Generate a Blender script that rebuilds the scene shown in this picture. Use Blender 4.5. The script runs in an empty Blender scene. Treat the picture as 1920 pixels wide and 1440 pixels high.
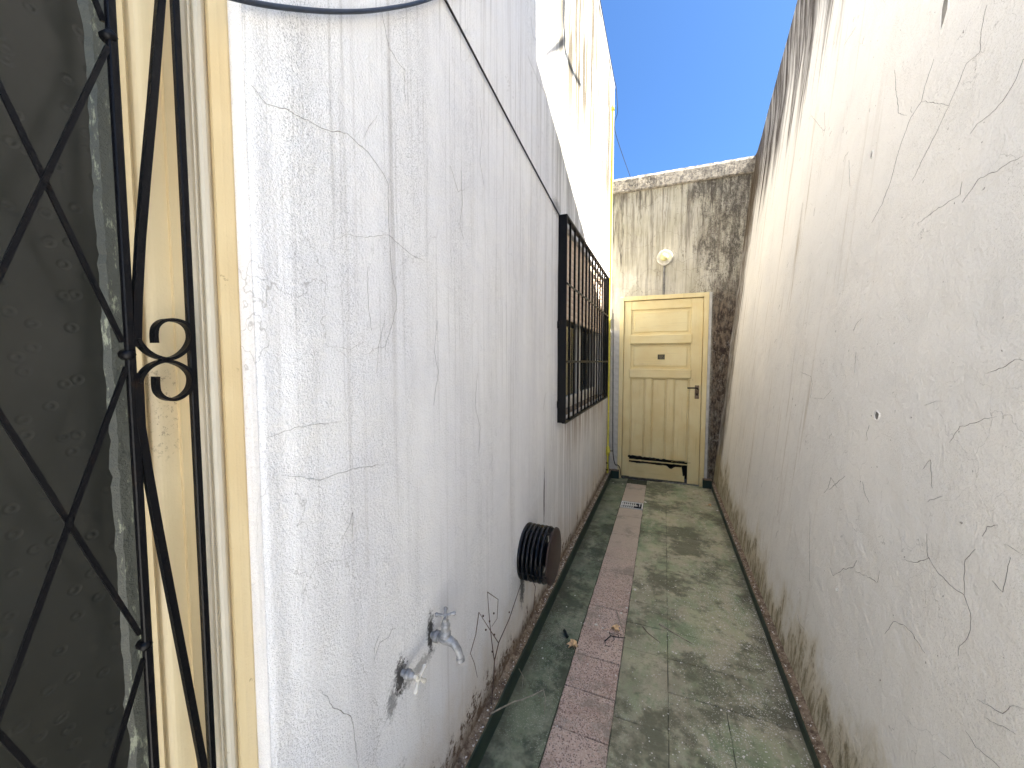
import bpy, bmesh, math, random
from mathutils import Vector, noise
import numpy as np
R = math.radians
S = bpy.context.scene
C = S.collection
random.seed(7)

# ------------------------------------------------------------------ camera, light, exposure
FPX, YAW, PIT, EYE = 715.0, R(21.75), R(3.36), 1.4
cd = bpy.data.cameras.new('camera'); cam = bpy.data.objects.new('camera', cd); C.objects.link(cam)
cd.sensor_width = 36; cd.lens = FPX / 1920 * 36; cd.clip_start = .02; cd.clip_end = 2000
cam.location = (0, 0, EYE); cam.rotation_euler = (R(90) - PIT, 0, YAW)
S.camera = cam
SUN_DIR = Vector((-1.0, 0.03, -1.25)).normalized()          # the way the light travels
el = math.asin(-SUN_DIR.z); az = math.atan2(-SUN_DIR.x, -SUN_DIR.y)   # azimuth of the sun from +Y towards +X
w = bpy.data.worlds.new('World'); S.world = w; w.use_nodes = True
wn = w.node_tree
bg = wn.nodes['Background']; bg.inputs['Strength'].default_value = .05
sk = wn.nodes.new('ShaderNodeTexSky'); sk.sky_type = 'NISHITA'; sk.sun_disc = False
sk.sun_elevation = el; sk.sun_rotation = az; sk.altitude = 300; sk.air_density = 1.0; sk.dust_density = 4.0; sk.ozone_density = 6
tint = wn.nodes.new('ShaderNodeMix'); tint.data_type = 'RGBA'; tint.blend_type = 'MULTIPLY'; tint.inputs[0].default_value = 1
tint.inputs[7].default_value = (.20, .305, .40, 1)           # a deep, clear autumn blue
wn.links.new(sk.outputs[0], tint.inputs[6]); wn.links.new(tint.outputs[2], bg.inputs[0])
sl = bpy.data.lights.new('sun', 'SUN'); sl.energy = 2.2; sl.angle = R(.55); sl.color = (1, .94, .85)
so = bpy.data.objects.new('sun', sl); C.objects.link(so)
so.rotation_euler = SUN_DIR.to_track_quat('-Z', 'Y').to_euler()
S.view_settings.view_transform = 'Standard'; S.view_settings.look = 'None'
S.view_settings.gamma = 1; S.view_settings.use_curve_mapping = False
S.view_settings.exposure = 3.98
S.render.engine = 'CYCLES'
S.cycles.max_bounces = 8; S.cycles.diffuse_bounces = 7

# turn a point measured in the photograph into a point on a known plane of the place
_fw = Vector((-math.sin(YAW) * math.cos(PIT), math.cos(YAW) * math.cos(PIT), -math.sin(PIT)))
_r = Vector((math.cos(YAW), math.sin(YAW), 0)); _u = _r.cross(_fw)
def on(px, py, ax, v):
    d = _fw * FPX + _r * (px - 960) - _u * (py - 720); o = Vector((0, 0, EYE))
    t = (v - o[ax]) / d[ax]; return o + d * t

# ------------------------------------------------------------------ node helper
class NT:
    def __init__(s, name):
        s.m = bpy.data.materials.new(name); s.m.use_nodes = True; s.t = s.m.node_tree
        s.b = s.t.nodes['Principled BSDF']; s._pos = None
    def n(s, ty, **k):
        x = s.t.nodes.new(ty)
        for a, v in k.items(): setattr(x, a, v)
        return x
    def put(s, sock, v):
        if isinstance(v, bpy.types.NodeSocket): s.t.links.new(v, sock)
        elif v is not None:
            if hasattr(sock.default_value, '__len__') and not isinstance(v, (tuple, list)): v = (v,) * len(sock.default_value)
            if hasattr(sock.default_value, '__len__') and len(sock.default_value) == 4 and len(v) == 3: v = (*v, 1)
            sock.default_value = v
    def pos(s):
        if not s._pos:
            g = s.n('ShaderNodeTexCoord'); s._pos = g.outputs['Object']
            s._xyz = s.n('ShaderNodeSeparateXYZ'); s.t.links.new(s._pos, s._xyz.inputs[0])
        return s._pos
    def X(s, i): s.pos(); return s._xyz.outputs[i]
    def scl(s, v, src=None):
        q = s.n('ShaderNodeVectorMath', operation='MULTIPLY'); s.put(q.inputs[0], src or s.pos()); s.put(q.inputs[1], v); return q.outputs[0]
    def noise(s, sc, detail=3, rough=.55, dist=0, vec=None, off=None):
        v = vec if vec is not None else (s.scl(sc) if isinstance(sc, tuple) else s.pos())
        if off is not None:
            a = s.n('ShaderNodeVectorMath', operation='ADD'); s.put(a.inputs[0], v); s.put(a.inputs[1], (off, off * .7, off * 1.3)); v = a.outputs[0]
        q = s.n('ShaderNodeTexNoise'); s.put(q.inputs['Vector'], v); q.inputs['Scale'].default_value = 1 if isinstance(sc, tuple) else sc
        q.inputs['Detail'].default_value = detail; q.inputs['Roughness'].default_value = rough; q.inputs['Distortion'].default_value = dist
        return q.outputs['Fac']
    def m2(s, op, a, b=None, c=None, clamp=False):
        q = s.n('ShaderNodeMath', operation=op, use_clamp=clamp); s.put(q.inputs[0], a)
        if b is not None: s.put(q.inputs[1], b)
        if c is not None: s.put(q.inputs[2], c)
        return q.outputs[0]
    def sm(s, v, a, b, lo=0., hi=1.):
        q = s.n('ShaderNodeMapRange', interpolation_type='SMOOTHSTEP'); s.put(q.inputs[0], v)
        for i, x in enumerate((a, b, lo, hi)): s.put(q.inputs[i + 1], x)
        return q.outputs[0]
    def mul(s, *a):
        r = a[0]
        for x in a[1:]: r = s.m2('MULTIPLY', r, x)
        return r
    def mix(s, f, a, b):
        q = s.n('ShaderNodeMix', data_type='RGBA'); s.put(q.inputs[0], f); s.put(q.inputs[6], a); s.put(q.inputs[7], b); return q.outputs[2]
    def crack(s, scale, width, warp=.25, wscale=3, vec=None):
        nz = s.n('ShaderNodeTexNoise'); s.put(nz.inputs['Vector'], s.pos()); nz.inputs['Scale'].default_value = wscale; nz.inputs['Detail'].default_value = 5
        ad = s.n('ShaderNodeVectorMath', operation='MULTIPLY_ADD'); s.put(ad.inputs[0], nz.outputs['Color']); s.put(ad.inputs[1], warp); s.put(ad.inputs[2], vec or s.pos())
        v = s.n('ShaderNodeTexVoronoi', feature='DISTANCE_TO_EDGE'); s.put(v.inputs['Vector'], ad.outputs[0]); v.inputs['Scale'].default_value = scale
        return s.sm(v.outputs[0], 0, width * scale, 1, 0)
    def bump(s, h, dist, strength=1, prev=None):
        q = s.n('ShaderNodeBump'); s.put(q.inputs['Height'], h); q.inputs['Distance'].default_value = dist; q.inputs['Strength'].default_value = strength
        if prev is not None: s.put(q.inputs['Normal'], prev)
        return q.outputs[0]
    def out(s, col=None, rough=.8, nrm=None, metal=0, spec=.5):
        s.put(s.b.inputs['Base Color'], col); s.put(s.b.inputs['Roughness'], rough); s.b.inputs['Metallic'].default_value = metal
        s.b.inputs['Specular IOR Level'].default_value = spec
        if nrm is not None: s.put(s.b.inputs['Normal'], nrm)
        return s.m
    def spot(s, y, z, ry, rz, ay=1, az_=2):
        a = s.m2('DIVIDE', s.m2('SUBTRACT', s.X(ay), y), ry); b = s.m2('DIVIDE', s.m2('SUBTRACT', s.X(az_), z), rz)
        return s.m2('SQRT', s.m2('ADD', s.mul(a, a), s.mul(b, b)))

def simple(name, col, rough=.6, metal=0, var=.15, sc=20, bump=.0006, bsc=120, spec=.4):
    t = NT(name); f = t.noise(sc, 4)
    c = t.mix(t.sm(f, .3, .7), tuple(x * (1 - var) for x in col), tuple(min(1, x * (1 + var)) for x in col))
    return t.out(c, rough, t.bump(t.noise(bsc, 3), bump), metal, spec)

M = {}
def left_plaster():
    t = NT('painted_plaster_left'); y, z = t.X(1), t.X(2)
    c = t.mix(t.sm(t.noise(1.7, 3), .35, .65), (.76, .75, .755), (.83, .815, .80))
    c = t.mix(t.sm(t.noise((6, 5, .5), 3), .45, .75, 0, .35), c, (.70, .685, .70))
    # vertical run-off streaks
    st = t.sm(t.noise((20, 22, .45), 5, .65), .52, .74)
    c = t.mix(t.mul(st, t.sm(z, .4, 2.4, .30, .62)), c, (.40, .37, .345))
    st2 = t.sm(t.noise((20, 75, 1.1), 4, .7, off=9), .52, .74)
    c = t.mix(t.mul(st2, t.sm(z, .6, 2.6, .15, .62)), c, (.30, .28, .26))
    # dark speckle, thick in a few bands
    sp = t.sm(t.noise(420, 2, .75), .52, .62)
    band = t.sm(t.m2('ABSOLUTE', t.m2('SUBTRACT', y, .505)), .015, .075, 1, 0)
    band = t.m2('MAXIMUM', t.mul(band, t.sm(z, .9, 1.9, .15, .62)), t.m2('MULTIPLY_ADD', t.sm(t.noise((4, 7, .9), 3, off=4), .40, .66), .45, .16))
    c = t.mix(t.mul(sp, band), c, (.17, .165, .165))
    # far crown of the wall weathered brown, colour deepened to offset the sun
    c = t.mix(t.mul(t.sm(z, 2.0, 3.2, 0, .75), t.sm(y, 1.7, 2.5), t.sm(t.noise((5, 12, .5), 3, .7, off=12), .3, .65, .5, 1)), c, (.40, .36, .24))
    tp = t.mul(t.sm(z, 2.0, 3.6, .2, .97), t.m2('MAXIMUM', t.sm(t.noise((9, 13, .4), 5, .75), .485, .53), t.mul(t.sm(t.noise((9, 34, .9), 4, .75, off=31), .50, .56), .8)), t.sm(y, 1.8, 2.4))
    c = t.mix(tp, c, (.055, .04, .018))
    # streaks under the window sill
    us = t.mul(t.sm(y, 2.2, 2.5), t.sm(y, 4.1, 4.3, 1, 0), t.sm(z, .62, 1.02, 0, 1), t.sm(z, 1.03, 1.05, 1, 0), t.sm(t.noise((9, 20, 1.2), 4, .7), .42, .64))
    c = t.mix(t.mul(us, .8), c, (.27, .2, .15))
    # rising damp and grime
    gn = t.noise((9, 9, 4), 6, .7)
    lim = t.m2('MULTIPLY_ADD', gn, .62, -.12)
    c = t.mix(t.sm(t.m2('SUBTRACT', lim, z), -.30, .14, 0, .55), c, (.52, .41, .27))
    c = t.mix(t.mul(t.sm(z, .19, .10), t.sm(t.noise((8, 14, 8), 3, .7), .3, .5, .45, .9)), c, (.17, .11, .065))
    fl = t.mul(t.sm(t.m2('SUBTRACT', lim, z), .0, .06), t.sm(t.noise(34, 5, .75), .46, .56))
    c = t.mix(fl, c, (.13, .085, .055))
    dn_ = t.m2('MULTIPLY_ADD', t.noise(70, 4, .8), 2.6, -1.3)
    # dirty halos by the taps and under the vent
    for (yy, zz, ry, rz, k) in ((.880, .632, .018, .060, .95), (.748, .607, .026, .052, .95), (.715, .565, .022, .04, .6), (1.63, .33, .035, .09, .8), (.82, .57, .09, .02, .45), (2.2, 2.29, .10, .05, .5), (1.98, .66, .012, .17, .95)):
        d = t.spot(yy, zz, ry, rz); d = t.m2('ADD', d, dn_)
        c = t.mix(t.sm(d, .5, 1.15, k, 0), c, (.045, .04, .035))
    crk = t.mul(t.crack(4.2, .0008, .2, 5, t.scl((1, 1, .42))), t.sm(t.noise(2.4, 3, off=8), .47, .58))
    c = t.mix(t.mul(crk, .5), c, (.27, .25, .23))
    b = t.bump(t.m2('ADD', t.noise(9, 2), t.mul(t.noise(150, 3, .75), .32)), .012)
    return t.out(c, .85, b, spec=.25)

def right_plaster():
    t = NT('painted_plaster_right'); y, z = t.X(1), t.X(2)
    c = t.mix(t.sm(t.noise(1.4, 3), .35, .65), (.77, .75, .71), (.83, .80, .745))
    c = t.mix(t.sm(t.noise(5, 4, off=2), .5, .75, 0, .3), c, (.66, .645, .61))
    # thin old paint runs, denser at the far end
    st = t.sm(t.noise((12, 26, .6), 5, .65), .55, .76)
    c = t.mix(t.mul(st, t.sm(y, 1.4, 3.0, .08, .75)), c, (.34, .26, .15))
    c = t.mix(t.mul(t.sm(t.noise(300, 2, .7), .54, .66), t.sm(t.noise(3, 3, off=7), .35, .7, .12, .5)), c, (.36, .33, .28))
    # black-brown weathering under the top
    top = t.m2('MULTIPLY_ADD', t.m2('SUBTRACT', 4.7, y), .385, 3.5)
    dn = t.m2('SUBTRACT', top, z)
    sn = t.noise((7, 13, .5), 5, .7, off=5)
    tk = t.sm(t.m2('SUBTRACT', dn, t.m2('MULTIPLY_ADD', sn, 3.4, -.95)), -.35, .3, 1, 0)
    c = t.mix(t.mul(tk, t.sm(t.noise((14, 24, 1.2), 5, .8), .36, .56, .45, 1)), c, (.055, .04, .025))
    # dark damp down the far corner
    cn = t.m2('ADD', y, t.m2('MULTIPLY_ADD', t.noise((20, 22, 1.6), 4, .7), .7, -.35))
    c = t.mix(t.mul(t.sm(cn, 4.30, 4.56, 0, .95), t.sm(t.noise((30, 30, 3), 5, .75), .3, .6, .45, 1)), c, (.085, .06, .035))
    # grime at the foot
    gn = t.noise((6, 5, 3), 6, .7, off=3); lim = t.m2('MULTIPLY_ADD', gn, .85, -.2)
    lim = t.m2('ADD', lim, t.sm(y, 3.2, 4.6, 0, .12))
    fb = t.m2('SUBTRACT', lim, z)
    c = t.mix(t.sm(fb, -.14, .10, 0, .65), c, (.50, .42, .25))
    fl = t.mul(t.sm(fb, .0, .07), t.sm(t.noise((25, 38, 9), 6, .8), .40, .62))
    c = t.mix(t.mul(fl, .85), c, (.16, .125, .065))
    crk = t.mul(t.crack(6.0, .0009, .16, 7, t.scl((1, 1, .8))), t.sm(t.noise(4.2, 4, off=8), .49, .57))
    c = t.mix(t.mul(crk, .5), c, (.3, .28, .25))
    pit = t.sm(t.noise(60, 2, .5, off=6), .74, .77)
    c = t.mix(t.mul(pit, .75), c, (.16, .14, .11))
    lift = t.sm(t.noise(9, 3, .6, dist=1.2, off=11), .50, .53)
    b = t.bump(t.m2('ADD', t.m2('ADD', t.noise(8, 2), t.mul(t.noise(90, 3, .65), .26)), t.mul(lift, .035)), .013)
    return t.out(c, .8, b, spec=.3)

def back_plaster():
    t = NT('weathered_plaster_back'); x, z = t.X(0), t.X(2)
    c = t.mix(t.sm(t.noise(3, 3), .35, .65), (.52, .48, .37), (.62, .58, .48))
    st = t.sm(t.noise((26, 26, 1.2), 6, .72), .42, .68)
    c = t.mix(t.mul(st, t.sm(z, 1.9, 2.9, .5, .85)), c, (.20, .17, .135))
    drip = t.sm(t.noise((11, 11, .9), 5, .8, off=21), t.sm(z, 2.3, 3.35, .58, .46), t.sm(z, 2.3, 3.35, .72, .60))
    c = t.mix(t.mul(drip, .85), c, (.085, .07, .055))
    mo = t.m2('ADD', t.noise((10, 10, 3.2), 6, .8), t.sm(x, -.05, .6, -.11, .13))
    mo = t.m2('ADD', mo, t.sm(z, 3.05, 3.5, 0, .12)); mo = t.m2('ADD', mo, t.mul(t.sm(z, 1.2, 2.1, 0, 1), 0))
    c = t.mix(t.mul(t.sm(mo, .52, .70, 0, .9), t.sm(t.noise((60, 60, 22), 4, .8, off=5), .36, .56, .35, 1)), c, (.085, .075, .062))
    fine = t.sm(t.noise(75, 4, .75), .5, .62); c = t.mix(t.mul(fine, t.sm(mo, .45, .62, 0, .75)), c, (.09, .075, .06))
    # the damp strip right of the door
    dm = t.mul(t.sm(x, .455, .50), t.sm(z, 2.45, 1.9, 0, 1), t.sm(t.noise((14, 14, 5), 6, .75), .32, .52, .55, 1))
    c = t.mix(dm, c, t.mix(t.sm(t.noise((40, 40, 14), 5, .8, off=17), .42, .62), (.045, .032, .026), (.22, .17, .12)))
    ln = t.mul(t.crack(7, .004, .3, 6), t.sm(x, 0, .4), t.sm(t.noise(6, 3, off=4), .48, .58)); c = t.mix(t.mul(ln, .45), c, (.5, .46, .4))
    # shadow and stained groove below the lamp, put in as a dark strip
    d = t.mul(t.sm(t.m2('ABSOLUTE', t.m2('SUBTRACT', x, -.026)), .008, .018, 1, 0), t.sm(z, 2.47, 2.5, 1, 0))
    c = t.mix(t.mul(d, .8), c, (.14, .125, .09))
    crk = t.mul(t.crack(3.4, .002, .25, 5), .6); c = t.mix(crk, c, (.15, .12, .09))
    b = t.bump(t.m2('ADD', t.noise(9, 2), t.mul(t.noise(70, 4, .75), .5)), .012)
    return t.out(c, .9, b, spec=.2)

def floor_mat(name, c1, c2, chips=True, worn=(.56, .49, .34)):
    t = NT(name); y = t.X(1)
    g = t.n('ShaderNodeNewGeometry'); t._pos = g.outputs['Position']; t._xyz = t.n('ShaderNodeSeparateXYZ'); t.t.links.new(t._pos, t._xyz.inputs[0])
    x, y = t.X(0), t.X(1)
    c = t.mix(t.sm(t.noise(2.6, 4), .35, .65), c1, c2)
    c = t.mix(t.sm(t.noise((9, 5, 4), 6, .78, off=2), .42, .62, 0, .8), c, worn)
    c = t.mix(t.sm(t.noise((3, 1.6, 3), 5, .75, off=14), .48, .68, 0, .7), c, tuple(v * .62 for v in worn))
    c = t.mix(t.sm(t.noise(22, 5, .75, off=5), .52, .72, 0, .6), c, tuple(v * .45 for v in c1))
    c = t.mix(t.mul(t.sm(t.noise(3.1, 5, .75, off=9), .47, .60, 0, .88)), c, tuple(v * .30 for v in c2))
    c = t.mix(t.sm(t.noise(120, 3, .8, off=6), .60, .67, 0, .5), c, (.09, .085, .055))
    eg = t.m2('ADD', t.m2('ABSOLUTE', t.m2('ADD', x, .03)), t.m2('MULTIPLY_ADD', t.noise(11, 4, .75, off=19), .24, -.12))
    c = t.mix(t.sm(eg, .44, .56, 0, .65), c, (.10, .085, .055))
    if chips:
        v = t.n('ShaderNodeTexVoronoi'); t.put(v.inputs['Vector'], t.pos()); v.inputs['Scale'].default_value = 190; v.inputs['Randomness'].default_value = 1
        sp = t.n('ShaderNodeSeparateColor'); t.t.links.new(v.outputs['Color'], sp.inputs[0])
        ms = t.mul(t.sm(v.outputs['Distance'], .28, .42, 1, 0), t.sm(sp.outputs[0], .58, .60), t.sm(t.noise(4.2, 4, .7, off=1), .42, .56))
        ms = t.mul(ms, t.sm(x, .1, .32, .35, 1), t.sm(y, 2.0, 3.4, 1, .3))
        c = t.mix(t.mul(ms, .95), c, (.80, .76, .66))
    b = t.bump(t.noise(60, 4, .75), .005)
    return t.out(c, t.sm(t.noise(8, 3), .3, .7, .5, .85), b, spec=.4)

def pink_mat():
    t = NT('pink_granite_chip_tile')
    g = t.n('ShaderNodeNewGeometry'); t._pos = g.outputs['Position']; t._xyz = t.n('ShaderNodeSeparateXYZ'); t.t.links.new(t._pos, t._xyz.inputs[0])
    oi = t.n('ShaderNodeObjectInfo'); y = t.X(1)
    c = t.mix(oi.outputs['Random'], (.60, .42, .32), (.70, .52, .40))
    v = t.n('ShaderNodeTexVoronoi'); t.put(v.inputs['Vector'], t.pos()); v.inputs['Scale'].default_value = 240
    sp = t.n('ShaderNodeSeparateColor'); t.t.links.new(v.outputs['Color'], sp.inputs[0])
    c = t.mix(t.sm(sp.outputs[0], .5, .9, 0, .8), c, (.80, .66, .56))
    c = t.mix(t.mul(t.sm(sp.outputs[1], .80, .84), .8), c, (.20, .12, .10))
    c = t.mix(t.sm(t.noise((9, 6, 5), 6, .72), .5, .7, 0, .7), c, (.40, .25, .19))
    c = t.mix(t.sm(t.noise(6, 5, .7, off=7), .58, .7, 0, .6), c, (.60, .52, .44))
    c = t.mix(t.sm(t.m2('ADD', y, t.m2('MULTIPLY_ADD', t.noise(9, 4, .7), 1.2, -.6)), 2.0, 3.4, 0, .85), c, (.60, .50, .37))
    c = t.mix(t.sm(t.noise((5, 5, 5), 6, .8, off=12), .5, .68, 0, .75), c, (.33, .27, .20))
    b = t.bump(t.noise(150, 4, .7), .003); b = t.bump(sp.outputs[2], .0012, 1, b)
    return t.out(c, .8, b)

def cream_paint(name, c1=(.76, .61, .30), c2=(.82, .70, .39), grain_axis=2, dirt=.3):
    t = NT(name)
    sc = [70, 70, 70]; sc[grain_axis] = 2.5
    c = t.mix(t.sm(t.noise(4, 3), .3, .7), c1, c2)
    c = t.mix(t.sm(t.noise(tuple(sc), 4, .65), .55, .75, 0, dirt), c, (.33, .24, .10))
    c = t.mix(t.sm(t.noise(17, 5, .8, off=3), .66, .72, 0, .55), c, (.2, .13, .06))
    b = t.bump(t.noise(tuple(sc), 4), .0012); b = t.bump(t.noise(160, 3), .0006, 1, b)
    return t.out(c, .42, b, spec=.45)

def iron():
    t = NT('black_painted_iron')
    c = t.mix(t.sm(t.noise(30, 5, .7), .58, .72), (.002, .002, .003), (.014, .008, .005))
    return t.out(c, .42, t.bump(t.noise(90, 4, .7), .0012), spec=.18)

def glass_dimpled():
    t = NT('dimpled_dark_glass')
    v = t.n('ShaderNodeTexVoronoi', voronoi_dimensions='2D'); cb = t.n('ShaderNodeCombineXYZ'); t.put(cb.inputs[0], t.X(1)); t.put(cb.inputs[1], t.X(2)); t.put(v.inputs['Vector'], cb.outputs[0]); v.inputs['Scale'].default_value = 30
    d = v.outputs['Distance']
    ring = t.mul(t.sm(d, .02, .11), t.sm(d, .12, .22, 1, 0))
    c = t.mix(t.sm(t.noise(3, 4), .35, .7), (.022, .022, .018), (.038, .037, .031))
    c = t.mix(t.sm(t.noise(40, 3, .5, off=4), .80, .81), c, (.6, .6, .56))
    b = t.bump(ring, -.0004); b = t.bump(t.noise(14, 2), .0016, 1, b)
    return t.out(c, .22, b, spec=.32)

def build_mats():
    M['left'] = left_plaster(); M['right'] = right_plaster(); M['back'] = back_plaster()
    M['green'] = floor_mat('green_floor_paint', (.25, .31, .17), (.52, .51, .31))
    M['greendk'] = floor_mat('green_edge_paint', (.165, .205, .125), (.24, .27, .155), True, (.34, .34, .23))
    M['skirt'] = simple('dark_green_skirting_paint', (.028, .043, .028), .55, 0, .3, 9)
    rt = NT('dirty_chipped_rim'); c_ = rt.mix(rt.sm(rt.noise(38, 5, .8), .38, .62), (.12, .075, .045), (.32, .24, .16)); c_ = rt.mix(rt.sm(rt.noise(75, 3, .7, off=3), .62, .68, 0, .9), c_, (.66, .60, .50))
    M['rim'] = rt.out(c_, .9, rt.bump(rt.noise(110, 4, .7), .003))
    M['joint'] = simple('dark_joint_grime', (.075, .075, .045), .95, 0, .3, 30)
    M['pink'] = pink_mat()
    M['door'] = cream_paint('cream_door_paint'); M['doorh'] = cream_paint('cream_door_paint_rail', grain_axis=0)
    M['cream'] = cream_paint('cream_frame_paint', (.60, .46, .25), (.66, .53, .31), 2, .2)
    t = M['stile'] = NT('cream_stile_paint'); c = t.mix(t.sm(t.noise(4, 3), .3, .7), (.66, .53, .31), (.72, .59, .36)); d = t.spot(.315, 1.335, .035, .085)
    c = t.mix(t.mul(t.sm(d, 1.25, .3), t.sm(t.noise(150, 4, .8), .55, .63), .8), c, (.12, .08, .05)); c = t.mix(t.mul(t.sm(d, 1.5, .2, 0, .4), 1), c, (.45, .36, .24))
    M['stile'] = t.out(c, .4, t.bump(t.noise(120, 3), .0006))
    M['creamg'] = cream_paint('greyed_cream_frame_paint', (.60, .54, .43), (.66, .60, .48), 2, .15)
    M['iron'] = iron(); M['glass'] = glass_dimpled()
    M['black'] = simple('unlit_black', (.01, .01, .01), .9)  # black that stands in for shade inside rooms and the drain
    M['brown'] = simple('brown_putty', (.13, .07, .03), .8)
    M['darkw'] = simple('dark_wood', (.02, .012, .008), .85, 0, .4, 40, .004, 60)
    M['mortar'] = simple('grey_mortar', (.22, .21, .19), .95, 0, .3, 40, .004, 60)
    M['galv'] = simple('chalky_painted_metal', (.33, .325, .32), .42, .25, .3, 60, .0025, 110)
    M['vent'] = simple('black_enamel', (.005, .005, .007), .32, .0, .4, 30, .0008, 60, .35)
    M['rust'] = simple('brown_painted_disc', (.035, .020, .017), .5, 0, .2, 25)
    M['yellow'] = simple('yellow_gas_paint', (.62, .55, .07), .45, 0, .15, 30)
    M['cable'] = simple('dark_blue_cable_sheath', (.02, .028, .045), .5, 0, .2, 30)
    M['cableb'] = simple('black_cable_sheath', (.012, .011, .011), .6)
    M['twig'] = simple('dry_twig_bark', (.12, .075, .055), .85, 0, .35, 60)
    M['twigp'] = simple('pale_dry_stalk', (.40, .34, .26), .8, 0, .3, 60)
    M['leaf'] = simple('dry_leaf', (.85, .55, .30), .7, 0, .3, 50, .002, 70)
    M['plastic'] = simple('dark_plastic', (.015, .02, .02), .35)
    M['flake'] = simple('pale_paint_flake', (.80, .76, .68), .8, 0, .25, 300)
    M['slat'] = simple('cream_shutter_slat', (.70, .57, .46), .6, 0, .12, 30)
    M['white'] = simple('white_window_paint', (.56, .54, .50), .5, 0, .1, 20)
    M['gate_white'] = simple('white_grate_plastic', (.78, .76, .70), .5, 0, .1, 30)
    M['porc'] = simple('white_porcelain', (.66, .62, .54), .25, 0, .15, 30)
    M['bulb'] = simple('yellowed_glass_bulb', (.66, .62, .30), .15, 0, .1, 30)
    M['brass'] = simple('dark_metal_lever', (.04, .032, .025), .35, .7)
    M['plate'] = simple('dark_number_plate', (.035, .026, .010), .4)
    M['digit'] = simple('pale_number_paint', (.20, .17, .09), .5)
    M['crack'] = simple('crack_grey', (.16, .145, .13), .95)  # dark grey of the crack lines
    M['roof'] = simple('grey_roof_membrane', (.28, .27, .26), .9)
    M['earth'] = simple('concrete_ground', (.60, .585, .54), .9, 0, .12, 2)  # pale unseen yard ground, lightened to bounce sun into the passage
    g = NT('window_glass'); g.out((.02, .025, .025), .05, spec=.8); M['pane'] = g.m
build_mats()

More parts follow.
